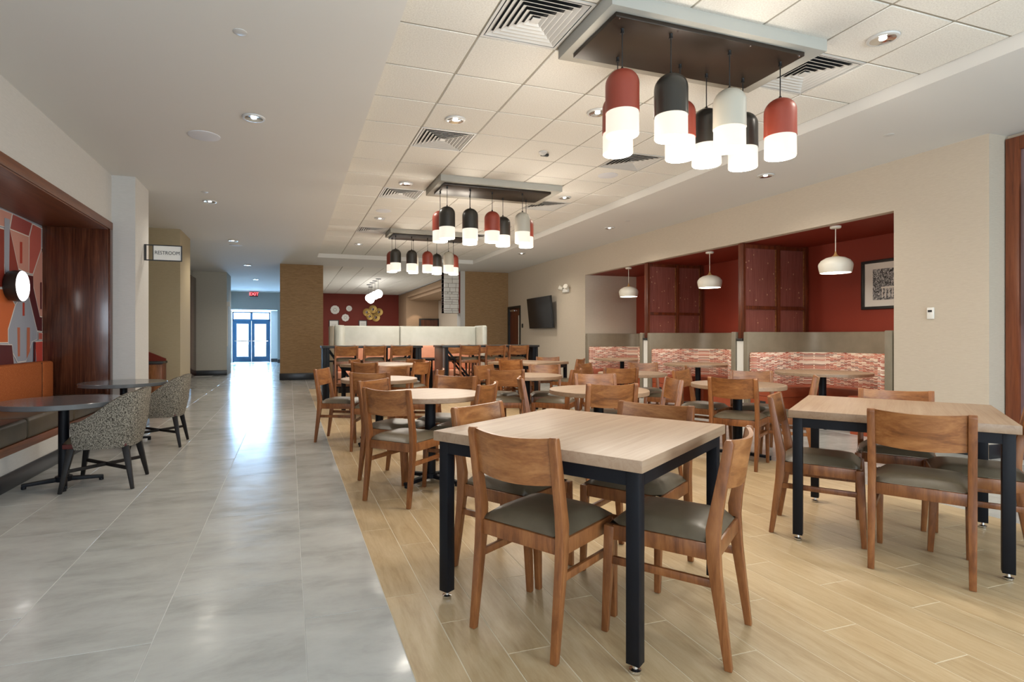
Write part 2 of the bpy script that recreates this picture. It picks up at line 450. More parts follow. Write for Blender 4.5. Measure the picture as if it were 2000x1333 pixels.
# far room ceiling
ZF = 3.24
c2 = struct(bx(TX0, 5.06, 16.3, 28.3, ZF + .03, ZF + .08).build('ceiling.002', M['cgrid']))
for i in range(7):
    for j in range(18):
        link('ceiling_tile', cm, c2, (TX0 + .2 + (i + .5) * TP, 16.35 + (j + .5) * TP, ZF))

# vents
def make_vent(label, x, y):
    t = thing('ceiling_vent', label, 'vent', (x, y, ZT), 0, 'square louvred vents in the tile ceiling')
    return t
h = TP / 2 - .004
vb = bx(-h, h, -h, h, .02, .03).mesh('vent_back', M['venthole'])
def ring(r0, r1, z0, z1, mb, mi=0):
    # square ring slanting from r0 at z0 to r1 at z1
    for k in range(4):
        a = R(90 * k); c, s_ = math.cos(a), math.sin(a)
        rot = lambda x, y, z: (x * c - y * s_, x * s_ + y * c, z)
        t = .006
        vs = [rot(-r0, -r0, z0), rot(r0, -r0, z0), rot(r1, -r1, z1), rot(-r1, -r1, z1),
              rot(-r0 + t, -r0 + t, z0), rot(r0 - t, -r0 + t, z0), rot(r1 - t, -r1 + t, z1), rot(-r1 + t, -r1 + t, z1)]
        mb.add(vs, [(0, 1, 2, 3), (7, 6, 5, 4), (0, 4, 5, 1), (2, 6, 7, 3)], mi)
vf = MB()
for a_, b2 in (((-h, h), (-h, -h + .02)), ((-h, h), (h - .02, h)), ((-h, -h + .02), (-h, h)), ((h - .02, h), (-h, h))):
    vf.box(a_[0], a_[1], b2[0], b2[1], -.002, .02)
vfm = vf.mesh('vent_frame', M['ventw'], fix=False)
vl = []
for k in range(6):
    r1 = .265 - k * .04; mb = MB(); ring(r1, r1 - .03, -.001, .018, mb); vl.append(mb.mesh('louver', M['ventw'], fix=False))
vc = bx(-.03, .03, -.03, .03, .0, .004).mesh('vent_centre', M['ventw'])
vlab = ['ceiling vent left of the nearest pendant fixture, cut by top edge', 'ceiling vent above left, beside round downlight, second along the row',
        'ceiling vent at the left end of the middle pendant plate', 'ceiling vent at the left end of the farthest pendant plate',
        'ceiling vent at the right end of the nearest dark pendant plate', 'ceiling vent glimpsed behind the near hanging pendants',
        'ceiling vent at the right end of the middle pendant plate', 'farthest right-hand ceiling vent in the tile ceiling']
for k, (i, j) in enumerate(VENTS):
    t = make_vent(vlab[k], TX0 + (i + .5) * TP, 3.688 + (j + .5) * TP)
    link('vent_back', vb, t); link('vent_frame', vfm, t); link('vent_centre', vc, t)
    for mm in vl: link('louver', mm, t)

# recessed downlights
dr = MB().lathe([(.078, -.004), (.080, -.010), (.096, -.008), (.100, .004)], 28, cap=False).mesh('trim_ring', M['ventw'], smooth=True)
dc = MB().lathe([(.079, -.009), (.06, -.004), (.03, .000), (.0, .001)], 28, cap=False).mesh('reflector', M['reflector'], smooth=True)
dl = MB().lathe([(.0, -.007), (.018, -.007), (.024, -.004), (.024, .0)], 20, cap=False).mesh('lamp_lens', M['glow2'], smooth=True)
def downlight(x, y, z, label, group, power=62, col=(1, .92, .80), spread=150):
    t = thing('recessed_downlight', label, 'ceiling light', (x, y, z - .006), 0, group)
    link('trim_ring', dr, t); link('reflector', dc, t); link('lamp_lens', dl, t)
    l = bpy.data.lights.new('downlight_lamp', 'SPOT'); l.energy = power; l.color = col
    l.spot_size = R(spread); l.spot_blend = .9; l.shadow_soft_size = .10
    o = bpy.data.objects.new('downlight_lamp', l); COL.objects.link(o); o.parent = t; o.location = (0, 0, -.02)
G1, G2 = 'downlights in the tile ceiling', 'downlights in the plaster ceiling'
ty = lambda k: 3.688 + k * TP
for x, y, lab in [(1.53, ty(2.5), 'chrome downlight beside the second square vent'), (1.52, ty(6.5), 'chrome downlight just before the middle pendant fixture'),
                  (1.53, ty(10.5), 'downlight in the left tile column between middle and far fixtures'), (1.5, ty(15.4), 'small downlight at the far left end of the tile ceiling'),
                  (3.98, ty(-1.5), 'large chrome downlight at the top right of the tile ceiling'), (2.75, ty(1.5), 'downlight half hidden behind the nearest red pendant'),
                  (3.96, ty(6.5), 'downlight right of the middle pendant plate'), (3.96, ty(10.5), 'downlight far right in the tile ceiling')]:
    downlight(x, y, ZT, lab, G1)
for x, y, lab in [(-.31, 5.46, 'chrome downlight over the walkway beside the disc speaker'), (-1.12, 9.05, 'downlight over the walkway near the restroom sign'),
                  (-1.12, 12.6, 'walkway downlight near the far small speaker'), (-1.12, 16.8, 'walkway downlight in the bluish far ceiling'),
                  (-1.12, 20.9, 'faint walkway downlight nearest the exit sign'),
                  (5.62, 5.39, 'downlight in the plaster strip before the nearest booth'), (5.6, 8.91, 'downlight in the plaster strip before the middle booth'),
                  (5.3, 12.3, 'downlight in the plaster strip near the wall television')]:
    downlight(x, y, ZG, lab, G2, 60 if y < 11 else 100)
for x, y in [(5.62, 1.9), (-.31, -1.5)]:  # unseen downlights behind the camera, added for an evenly bright room
    downlight(x, y, ZG if x != 2.75 else ZT, ('unseen added downlight behind the photographer, right side' if x > 0 else 'unseen added downlight behind the photographer, over the walkway'), 'unseen added downlights behind the camera', 40)
# ceiling speakers, detectors
def disc(name, label, cat, x, y, z, r, hh, m, group=None):
    o = MB().lathe([(0, -hh), (r * .8, -hh), (r, -hh * .4), (r, 0)], 32).build(name, m, None, smooth=True)
    o.location = (x, y, z); return tag(o, label, cat, group)
disc('ceiling_speaker', 'round flush speaker in the plaster ceiling over the walkway', 'speaker', -.81, 6.12, ZG, .15, .012, M['speaker'])
disc('ceiling_speaker', 'round speaker far along the walkway ceiling', 'speaker', -1.12, 13.2, ZG, .13, .012, M['speaker'])
disc('ceiling_speaker', 'round speaker in a ceiling tile below the near pendants', 'speaker', 3.96, ty(4.46), ZT, .13, .008, M['speaker'])
disc('ceiling_speaker', 'round grey speaker in the left tile column before the far vent', 'speaker', 1.5, ty(9.5), ZT, .13, .008, M['speaker'])
disc('sprinkler_cover', 'small round sprinkler cover at the top left of the ceiling', 'sprinkler', -.31, 3.96, ZG, .045, .006, M['ventw'])
disc('sprinkler_cover', 'small sprinkler cover above the walkway downlight', 'sprinkler', -1.12, 8.5, ZG, .045, .006, M['ventw'])
disc('sprinkler_cover', 'small sprinkler cover in the plaster strip at right', 'sprinkler', 5.66, 3.92, ZG, .045, .006, M['ventw'])
disc('sprinkler_cover', 'small sprinkler cover before the middle booth', 'sprinkler', 5.57, 8.29, ZG, .045, .006, M['ventw'])
sd = thing('occupancy_sensor', 'small white ceiling sensor with black mount among the tiles', 'sensor', (2.75, ty(3.5), ZT))
MB().lathe([(0, -.035), (.03, -.03), (.05, -.01), (.05, 0)], 20).build('sensor_dome', M['ventw'], sd, smooth=True)
bx(.0, .09, .03, .07, -.03, 0).build('sensor_bracket', M['blackp'], sd, .004)

# ------------------------------------------------------------------ pendant fixtures
capp = [(.0, .0)] ; capp = []
for k in range(9):
    a = R(90 * k / 8); capp.append((.108 * math.sin(a), -.10 + .10 * math.cos(a)))
capp += [(.108, -.14), (.108, -.2), (.109, -.28), (.104, -.28)]
capM = {c: MB().lathe(capp, 28, cap=False).mesh('cap', M[c], smooth=True) for c in ('capred', 'capblack', 'capwhite')}
glq = MB().lathe([(.0, -.270), (.103, -.270), (.105, -.29), (.106, -.425), (.100, -.43)], 28, cap=False)
glq.lathe([(.100, -.43), (.097, -.426), (0, -.426)], 28, cap=False, mi=1)
glm = glq.mesh('glass_shade', [M['glow'], M['glowb']], smooth=True)
def fixture(cy, word, items):
    g = thing('pendant_fixture', f'{word} dark ceiling plate carrying eight bullet pendants', 'pendant light', (2.705, cy, 3.21), 0, 'pendant fixtures')
    bx(-.775, .775, -.275, .275, 0, .03).build('ceiling_plate', M['plate'], g, .003)
    sc = MB()
    for x in (-.74, -.3, .3, .74): sc.lathe([(.006, -.003), (.006, 0)], 8, (x, -.26, 0))
    sc.build('plate_screw', M['chrome'], g)
    for x, y, c in items:
        p = link('pendant', capM[c], g, (x - 2.705, y - cy, 2.945 - 3.21))
        p['label'] = {'capred': 'terracotta red capped pendant', 'capblack': 'charcoal capped pendant', 'capwhite': 'ivory capped pendant'}[c]
        link('glass_shade', glm, p)
        q = MB().tube((0, 0, -.005), (0, 0, .265), .004, 6).lathe([(.014, .235), (.010, .255), (.012, .265)], 10).lathe([(.012, -.003), (.01, .012), (.004, .02)], 10)
        q.build('cord', M['blackp'], p, smooth=True)
    for px_ in (-.6, 0, .6):
        l = bpy.data.lights.new('pendant_glow', 'POINT'); l.shadow_soft_size = .16
        l.energy = 24; l.color = (1, .90, .76)
        o = bpy.data.objects.new('pendant_glow', l); COL.objects.link(o); o.parent = g; o.location = (px_, 0, -.95)
fixture(3.27, 'nearest', [(2.05, 3.11, 'capred'), (2.23, 3.44, 'capred'), (2.39, 3.06, 'capblack'), (2.72, 3.38, 'capred'), (3.01, 3.44, 'capblack'), (2.92, 3.11, 'capwhite'), (3.33, 3.41, 'capblack'), (3.39, 3.12, 'capred')])
fixture(7.31, 'middle', [(1.97, 7.40, 'capred'), (1.99, 7.12, 'capblack'), (2.32, 7.14, 'capblack'), (2.42, 7.46, 'capwhite'), (2.66, 7.2, 'capred'), (2.92, 7.46, 'capblack'), (3.08, 7.12, 'capwhite'), (3.28, 7.45, 'capred')])
fixture(11.1, 'farthest', [(1.97, 11.19, 'capred'), (1.99, 10.9, 'capblack'), (2.32, 10.93, 'capblack'), (2.42, 11.25, 'capwhite'), (2.66, 10.99, 'capred'), (2.92, 11.25, 'capblack'), (3.08, 10.91, 'capwhite'), (3.28, 11.24, 'capred')])
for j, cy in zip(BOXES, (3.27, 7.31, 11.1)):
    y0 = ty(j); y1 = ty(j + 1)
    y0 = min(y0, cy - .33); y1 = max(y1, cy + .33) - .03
    b_ = bx(TX0 + 2 * TP + .01, TX0 + 5 * TP - .01, y0, y1, 3.242, ZT + .03).build('soffit_box', M['boxpaint_shaded'], ct, .004)

# ------------------------------------------------------------------ walls, right side
AY0, AY1, AX, AZ = 4.48, 11.46, 7.95, 2.65
rw = MB()
rw.box(XW, XW + .12, AY1, 15.27, 0, ZG); rw.box(XW, XW + .12, 15.27, 16.27, 2.14, ZG); rw.box(XW, XW + .12, 16.27, 28.3, 0, ZG)
rw.box(XW, XW + .12, AY0, AY1, AZ, ZG)
rw.box(XW, XW + .12, 3.69, AY0, 0, ZG)
struct(rw.build('wall_right', M['beige'], fix=False))
wall('wall_right', M['beige'], XW, 6.84, 3.57, 3.69, 0, ZG)
wall('wall_right', M['beige'], 6.84, 6.96, -3, 3.57, 0, ZG)
wall('wall_alcove', M['red'], AX, AX + .1, AY0 - .1, AY1 + .1, 0, AZ + .1)
wall('ceiling_alcove', M['red'], XW + .12, AX, AY0 - .1, AY1 + .1, AZ, AZ + .1)
wall('wall_alcove', M['beige'], XW + .12, AX, AY1, AY1 + .1, 0, AZ)
wall('wall_alcove', M['beige'], XW + .12, AX, AY0 - .1, AY0, 0, AZ)
bb = struct(bx(XW - .012, XW, 3.69, AY0, 0, .14).build('baseboard_right', M['baseb'], None, .002))
struct(bx(XW - .012, XW, AY1, 15.2, 0, .14).build('baseboard_right', M['baseb'], None, .002))
struct(bx(XW - .012, 6.84, 3.555, 3.568, 0, .14).build('baseboard_right', M['baseb'], None, .002))
# wood framed television wall at the far right
pn = thing('wall_panel', 'tall glossy wood panel in a brown frame at the right edge', 'wall panel', (6.84, 2.2, 0))
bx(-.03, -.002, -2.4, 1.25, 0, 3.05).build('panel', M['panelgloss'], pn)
bx(-.06, 0, 1.25, 1.36, 0, 3.18).build('frame', M['walnutv'], pn, .004)
bx(-.06, 0, -2.4, 1.25, 3.05, 3.18).build('frame', M['walnutv'], pn, .004)
tvr = thing('television', 'black television on the glossy wood panel, cut by right edge', 'television', (6.81, 2.4, 1.32))
bx(-.06, 0, -1.4, .96, 0, 1.38).build('tv_body', M['tvf'], tvr, .006)
bx(-.062, -.0605, -1.38, .94, .02, 1.36).build('screen', M['tv'], tvr)
# door in right wall
d1 = thing('door_1', 'dark red door with narrow glass in the right wall', 'door', (XW, 15.27, 0))
d1['kind'] = 'structure'
for k in ('category',): del d1[k]
m_ = MB(); m_.box(-.02, .12, 0, .07, 0, 2.14); m_.box(-.02, .12, .93, 1.0, 0, 2.14); m_.box(-.02, .12, .07, .93, 2.07, 2.14)
m_.build('door_frame', M['blackp'], d1, fix=False)
bx(.04, .08, .07, .93, .01, 2.07).build('door_leaf', M['mahog'], d1)
bx(.034, .039, .14, .26, .9, 1.85).build('door_glass', M['white'], d1)
bx(-.005, .038, .5, .9, 1.98, 2.04).build('door_closer', M['chrome'], d1, .005)
sw = thing('keypad', 'small black wall keypad beside the dark red door', 'switch', (XW, 15.12, 1.53))
bx(-.02, 0, -.04, .04, -.06, .06).build('keypad_body', M['blackp'], sw, .004)
bx(-.022, -.0205, -.03, .03, -.02, .045).build('keypad_face', M['venthole'], sw)
th_ = thing('thermostat', 'small white thermostat on the beige wall right of the booths', 'thermostat', (XW, 4.09, 1.46))
bx(-.022, 0, -.032, .032, -.062, .062).build('thermostat_body', M['white'], th_, .004)
bx(-.0235, -.0222, -.02, .02, .012, .035).build('display', M['blackp'], th_)
bx(-.0235, -.0222, -.006, .008, -.008, 0).build('button', M['speaker'], th_)
# television on right wall, tilted forward
tv = thing('television', 'black flat television tilted forward on the beige right wall', 'television', (XW, 13.58, 1.85))
rt = Matrix.Rotation(R(-6), 3, 'Y')
MB().box(-.025, .025, -.74, .74, -.42, .42, 0, rt, (-.16, 0, 0)).build('tv_body', M['tvf'], tv, .006)
MB().box(-.029, -.026, -.725, .725, -.405, .405, 0, rt, (-.16, 0, 0)).build('screen', M['tv'], tv)
bx(-.15, 0, -.2, .2, -.12, .12).build('bracket', M['blackp'], tv)
# emergency light
em = thing('emergency_light', 'white twin-head emergency light high on the wall by television', 'emergency light', (XW, 12.37, 2.37))
bx(-.06, 0, -.13, .13, -.06, .04).build('housing', M['white'], em, .012)
for s in (-1, 1):
    MB().tube((-.05, s * .12, .04), (-.13, s * .17, .08), .05, 16, .062).build('lamp_head', M['lampwhite'], em, smooth=True)
l = bpy.data.lights.new('wall_wash', 'SPOT'); l.energy = 25; l.spot_size = R(100); l.spot_blend = 1; l.color = (1, .93, .84)
o = bpy.data.objects.new('wall_wash', l); COL.objects.link(o); o.parent = em; o.location = (-.5, .3, .5); o.rotation_euler = (0, R(25), 0)

# ------------------------------------------------------------------ booths
def booth(y0, y1, label):
    t = thing('booth', label, 'booth', (XW, y0, 0), 0, 'curved booths in the red alcove')
    D = AX - XW - .02; L = y1 - y0; rim = 1.28
    # U path of the inner face: from near-wing front to back to far-wing front, rounded corners
    def upath(ins, nseg=6, rad=.35, x0=0.0):
        pts = []; xb = D - ins; ya = ins; yb = L - ins
        pts.append((x0, ya)); pts.append((xb - rad, ya))
        for k in range(1, nseg + 1):
            a = R(-90 + 90 * k / nseg); pts.append((xb - rad + rad * math.cos(a), ya + rad + rad * math.sin(a)))
        pts.append((xb, yb - rad))
        for k in range(1, nseg + 1):
            a = R(90 * k / nseg); pts.append((xb - rad + rad * math.cos(a), yb - rad + rad * math.sin(a)))
        pts.append((x0, yb)); return pts
    def ushell(i0, i1, z0, z1, name, mat, bev, x0=0.0, r0=.38, r1=.30):
        P = upath(i0, 6, r0, x0); Q = upath(i1, 6, r1, x0); n = len(P); mb = MB(); vs = []
        for z in (z0, z1):
            vs += [(x, y, z) for x, y in P] + [(x, y, z) for x, y in Q]
        fs = []
        for k in range(n - 1):
            fs += [(k, k + 1, 2 * n + k + 1, 2 * n + k), (n + k + 1, n + k, 3 * n + k, 3 * n + k + 1),
                   (2 * n + k, 2 * n + k + 1, 3 * n + k + 1, 3 * n + k), (k + 1, k, n + k, n + k + 1)]
        fs += [(0, 2 * n, 3 * n, n), (n - 1, 2 * n - 1, 4 * n - 1, 3 * n - 1)]
        mb.add(vs, fs); return mb.build(name, mat, t, bev, True)
    ushell(0.0, .09, 0, rim, 'high_back', M['olive'], .012)
    ushell(.09, .19, .44, .97, 'back_cushion', M['pattern'], .025, .02)
    ushell(.09, .58, .33, .47, 'seat_cushion', M['rust'], .02, .04, .38, .05)
    ushell(.09, .54, 0, .33, 'seat_base', M['rust'], 0, .05, .38, .05)
    for yy in (L - .32,):
        bx(.045, .05, yy - .05, yy + .05, .20, .26).build('outlet', M['blackp'], t)
    return t
booth(4.50, 6.70, 'nearest booth with patterned back cushion and olive high back')
booth(6.86, 9.09, 'middle booth between the two wood-framed resin screens')
booth(9.25, 11.44, 'farthest booth against the beige end of the red alcove')
def partition(y, label):
    t = thing('screen_partition', label, 'partition', (XW, y, 0), 0, 'wood-framed resin screens between booths')
    bx(.02, AX - XW - .01, -.065, .065, 0, 1.14).build('half_wall', M['white'], t)
    bx(.0, AX - XW - .01, -.06, .06, 1.141, 1.18).build('wall_cap', M['blackp'], t, .003)
    X1 = AX - XW - .02
    for x in (.03, .72, X1 - .08):
        bx(x, x + .05, -.05, .05, 1.18, 2.645).build('post', M['mahog'], t, .003)
    for z in (1.18, 1.63, 2.575):
        bx(.08, .72, -.03, .03, z, z + .055).build('rail', M['mahog'], t, .003)
        bx(.77, X1 - .08, -.03, .03, z, z + .055).build('rail', M['mahog'], t, .003)
    for x0, x1 in ((.08, .72), (.77, X1 - .08)):
        for z0, z1 in ((1.235, 1.63), (1.685, 2.575)):
            bx(x0, x1, -.008, .008, z0, z1).build('resin_panel', M['resin'], t)
            for xx in (x0 + .01, x1 - .02): bx(xx, xx + .012, -.022, -.009, z0, z1).build('glazing_bead', M['chairback'], t)
partition(6.78, 'wood-framed resin screen between nearest and middle booths')
partition(9.17, 'wood-framed resin screen between middle and farthest booths')
# booth pendant lamps
def booth_lamp(x, y, label):
    t = thing('pendant_lamp', label, 'pendant light', (x, y, AZ), 0, 'white pendant lamps over the booths')
    MB().lathe([(0, -.03), (.055, -.03), (.065, -.02), (.065, 0)], 24).build('ceiling_canopy', M['lampwhite'], t, smooth=True)
    MB().tube((0, 0, -.03), (0, 0, -.36), .005, 8).build('cord', M['lampwhite'], t)
    MB().lathe([(.008, -.33), (.012, -.35), (.022, -.375), (.045, -.395), (.055, -.405)], 24).build('wood_neck', M['lampwood'], t, smooth=True)
    MB().lathe([(.05, -.398), (.11, -.412), (.165, -.445), (.192, -.485), (.197, -.51), (.19, -.56), (.178, -.61), (.172, -.61), (.185, -.56), (.19, -.51), (.16, -.45), (.05, -.405)], 36, cap=False).build('lamp_shade', M['lampwhite'], t, smooth=True)
    MB().lathe([(0, -.592), (.172, -.592), (.172, -.602), (0, -.604)], 32, cap=False).build('diffuser', M['glow2'], t, smooth=True)
    l = bpy.data.lights.new('booth_lamp_light', 'SPOT'); l.energy = 34; l.color = (1, .88, .74); l.shadow_soft_size = .14
    l.spot_size = R(165); l.spot_blend = .6
    o = bpy.data.objects.new('booth_lamp_light', l); COL.objects.link(o); o.parent = t; o.location = (0, 0, -.64)
booth_lamp(6.76, 5.36, 'white pendant lamp over the nearest booth beside framed print')
booth_lamp(6.78, 7.67, 'white pendant lamp over the middle booth')
booth_lamp(6.72, 9.96, 'white pendant lamp over the farthest booth')
# framed print
fp = thing('framed_print', 'framed black and white tree print on red alcove wall', 'picture', (AX, 5.44, 1.95))
for a in ((-.44, .44, .31, .35), (-.44, .44, -.35, -.31), (-.44, -.4, -.31, .31), (.4, .44, -.31, .31)):
    bx(-.035, 0, a[0], a[1], a[2], a[3]).build('frame', M['blackp'], fp, .003)
bx(-.012, -.001, -.4, .4, -.31, .31).build('mat_board', M['white'], fp)
bx(-.014, -.0125, -.28, .28, -.22, .22).build('print', M['ink'], fp)
pv = MB()
pv.box(-.0155, -.0142, -.1, .16, -.06, -.035)
for k in range(6): pv.box(-.0155, -.0142, -.09 + k * .046, -.078 + k * .046, -.19, -.06)
pv.build('pavilion_drawing', M['white'], fp, fix=False)

# ------------------------------------------------------------------ left side walls
struct(bx(-2.22, -2.1, 3.4, 8.0, 2.60, ZG).build('wall_left', M['greywall']))
struct(bx(-2.22, -2.1, -3, 3.4, 0, ZG).build('wall_left', M['greywall']))
struct(bx(-2.9, -2.1, 3.4, 7.98, 0, .27).build('wall_left', M['greywall']))
struct(bx(-2.9, -2.79, 3.3, 8.0, .27, ZG).build('wall_left', M['greywall']))
struct(bx(-3.9, -1.84, 7.98, 8.67, 0, ZG).build('wall_left', M['greywall']))
struct(bx(-2.101, -2.085, 3.4, 7.98, 0, .135).build('baseboard_left', M['baseb'], None, .003))
struct(bx(-1.842, -1.828, 7.98, 8.67, 0, .135).build('baseboard_left', M['baseb'], None, .003))
struct(bx(-1.94, -1.926, 11.6, 12.7, 0, .135).build('baseboard_left', M['baseb'], None, .003))
struct(bx(-4.4, -3.9, 8.6, 11.7, 0, ZG).build('wall_left', M['tanwall']))
struct(bx(-3.9, -1.94, 11.6, 12.7, 0, ZG).build('wall_left', M['tanwall']))
struct(bx(-3.6, -2.82, 12.7, 18.9, 0, ZG).build('wall_left', M['darkgrey']))
dw = bx(-2.82, -2.72, 17.6, 18.88, 0, 3.0).build('trim_1', M['walnut'], None, .004); struct(dw)
struct(bx(-3.2, -1.86, 18.9, 20.2, 0, ZG).build('wall_left', M['darkgrey']))
struct(bx(-3.2, -1.85, 18.885, 18.9, 0, .16).build('baseboard_left', M['baseb'], None, .003))
struct(bx(-3.2, -2.62, 20.2, 26.9, 0, ZG).build('wall_left', M['darkgrey']))
# corner guard with motion detector on hall corner
cg = thing('wall_lamp', 'thin white wall fixture on the corner of the grey hall wall', 'wall fixture', (-1.845, 18.95, 0))
MB().tube((0, 0, .9), (0, 0, 2.15), .02, 8).build('tube', M['white'], cg, smooth=True)
bx(-.02, .08, -.05, .03, 2.15, 2.3).build('bracket', M['white'], cg, .01)
# end wall with glazed doors
DX0, DX1, DZ = -2.52, -.86, 2.36
ew = MB(); ew.box(-3.2, DX0 - .12, 26.9, 27.0, 0, ZG); ew.box(DX1 + .34, 1.0, 26.9, 27.0, 0, ZG); ew.box(DX0 - .12, DX1 + .34, 26.9, 27.0, DZ + .06, ZG)
struct(ew.build('wall_front', M['endwall'], fix=False))
ew = MB(); ew.box(DX0 - .2, DX0 - .12, 27.0, 28.1, 0, ZG); ew.box(DX1 + .34, DX1 + .42, 27, 28.1, 0, ZG); ew.box(DX0 - .12, DX1 + .34, 27, 28.1, DZ + .06, DZ + .16)
ew.box(DX1 + .02, DX1 + .34, 28.0, 28.1, 0, DZ + .06)
ew.box(DX0 - .12, DX0 - .02, 28.0, 28.1, 0, DZ + .06)
struct(ew.build('wall_front', M['greywall'], fix=False))
struct(bx(-.515, .9, 26.885, 26.9, 0, .16).build('baseboard_front', M['baseb'])); struct(bx(-2.75, -2.65, 26.885, 26.9, 0, .16).build('baseboard_front', M['baseb']))
struct(bx(-.53, -.52, 27.0, 28.0, 0, .16).build('baseboard_front', M['baseb'])); struct(bx(-.84, -.52, 27.99, 28.0, 0, .16).build('baseboard_front', M['baseb']))
dd = thing('door_2', 'double blue-grey glazed entrance doors at the end of the walkway', 'door', ((DX0 + DX1) / 2, 28.0, 0))
dd['kind'] = 'structure'; del dd['category']
W2 = (DX1 - DX0) / 2
fr = MB(); fr.box(-W2, -W2 + .06, 0, .1, 0, DZ); fr.box(W2 - .06, W2, 0, .1, 0, DZ); fr.box(-W2, W2, 0, .1, DZ - .05, DZ); fr.box(-W2, W2, 0, .1, 1.93, 2.02)
fr.box(-.05, .05, 0, .1, 2.02, DZ)
fr.build('door_frame', M['bluedoor'], dd, fix=False)
for s in (-1, 1):
    xa, xb = (s * (W2 - .06), s * .005); xa, xb = min(xa, xb), max(xa, xb)
    lf = MB(); st = .13
    lf.box(xa, xa + st, .03, .08, .01, 1.93); lf.box(xb - st, xb, .03, .08, .01, 1.93)
    lf.box(xa + st, xb - st, .03, .08, .01, .27); lf.box(xa + st, xb - st, .03, .08, 1.80, 1.93)
    o = lf.build('door_leaf', M['bluedoor'], dd, fix=False)
    bx(xa + st, xb - st, .05, .06, .27, 1.80).build('door_glass', M['glass'], o)
    bx(xa + .04, xb - .04, -.02, .0, .98, 1.02).build('push_bar', M['chrome'], o)
for s in (-1, 1):
    xa, xb = sorted((s * (W2 - .06), s * .05)); bx(xa, xb, .05, .06, 2.02, DZ - .05).build('transom_glass', M['glass'], dd)
mt = bx(-2.2, -1.2, 27.1, 27.9, .0, .012).build('door_mat', M['baseb'], None, .003); tag(mt, 'dark mat in front of the glazed end doors', 'mat')
# exit sign
ex = thing('exit_sign', 'red lit EXIT sign hanging in front of the end doors', 'sign', (-1.5, 26.5, 3.22))
bx(-.17, .17, -.02, .02, -.23, -.02).build('sign_body', M['signred'], ex, .004)
def text(body, size, mat, parent, loc, rot, name='lettering', sx=1.0, ext=.001, align='CENTER'):
    cu = bpy.data.curves.new('lettering', 'FONT'); cu.body = body; cu.size = size; cu.extrude = ext
    cu.align_x = align; cu.align_y = 'CENTER'; cu.resolution_u = 3
    tmp = bpy.data.objects.new('tmp', cu); COL.objects.link(tmp)
    dg = bpy.context.evaluated_depsgraph_get()
    me = bpy.data.meshes.new_from_object(tmp.evaluated_get(dg))
    bpy.data.objects.remove(tmp); me.materials.clear(); me.materials.append(mat)
    o = link(name, me, parent, loc); o.rotation_euler = rot; o.scale = (sx, 1, 1); return o
text('EXIT', .19, M['exit'], ex, (0, -.023, -.125), (R(90), 0, 0), sx=1.0, ext=.003)
MB().tube((0, 0, -.02), (0, 0, 0), .015, 8).build('stem', M['white'], ex)

# brown columns
struct(bx(-.25, .90, 16.2, 17.6, 0, ZG).build('wall_column', M['grass']))
struct(bx(-.262, .912, 16.186, 16.199, 0, .19).build('baseboard_column', M['baseb'], None, .003))
struct(bx(5.12, 6.55, 16.27, 16.62, 0, ZG).build('wall_column', M['grass']))
struct(bx(5.04, 5.12, 16.27, 16.62, 0, ZG).build('wall_column', M['greywall']))
struct(bx(5.10, 6.54, 16.255, 16.269, 0, .14).build('baseboard_column', M['baseb'], None, .003))
# far room
struct(bx(.9, 5.06, 26.9, 27.0, 0, ZG + .1).build('wall_far', M['darkred']))
struct(bx(.8, .9, 17.6, 27, 0, ZG).build('wall_far', M['endwall']))
struct(bx(5.06, 5.2, 25.001, 27.0, 0, 2.98).build('wall_far', M['tanfar']))
struct(bx(5.06, 5.2, 17.6, 27.0, 2.98, ZG).build('wall_far', M['tanfar']))
struct(bx(5.04, 9, 24.9, 25.0, 0, ZG).build('wall_far', M['tanfar']))
struct(bx(5.2, 9, 17.6, 24.9, 2.86, 2.98).build('ceiling_far', M['tanfar']))
for x in (5.45, 6.95):
    l = bpy.data.lights.new('wall_scallop', 'SPOT'); l.energy = 30; l.spot_size = R(80); l.spot_blend = .3; l.color = (1, .8, .6)
    o = bpy.data.objects.new('wall_scallop', l); COL.objects.link(o); o.location = (x, 24.4, 2.84)
tf = thing('television', 'dark television on the far tan wall above the cream bench', 'television', (6.1, 24.9, 1.75))
bx(-.48, .48, -.08, 0, -.28, .28).build('tv_body', M['tvf'], tf, .006); bx(-.4, .4, -.083, -.081, -.22, .22).build('screen', M['walnut'], tf)
# stacked stone hood beside the right column
hd = thing('stone_hood', 'pale stacked-stone block hung beside the right brown column', 'wall block', (4.46, 16.3, 1.93))
bx(.0, .46, .02, .29, .0, 1.25).build('backing', M['darkred'], hd)
ym = M['white']
random.seed(3)
z = 0
while z < 1.2:
    x = 0
    hh = random.choice([.07, .1, .13])
    while x < .44:
        w = min(random.choice([.12, .18, .25]), .46 - x)
        d = random.uniform(.01, .07)
        bx(x, x + w - .010, -d, .3, z, min(z + hh, 1.26) - .010).build('stone', M['white'], hd)
        x += w
    z += hh
bx(.465, .51, -.01, .3, 0, 1.26).build('red_side', M['darkred'], hd)
struct(bx(4.97, 5.04, 16.27, 16.62, 0, ZG).build('wall_column', M['greywall']))
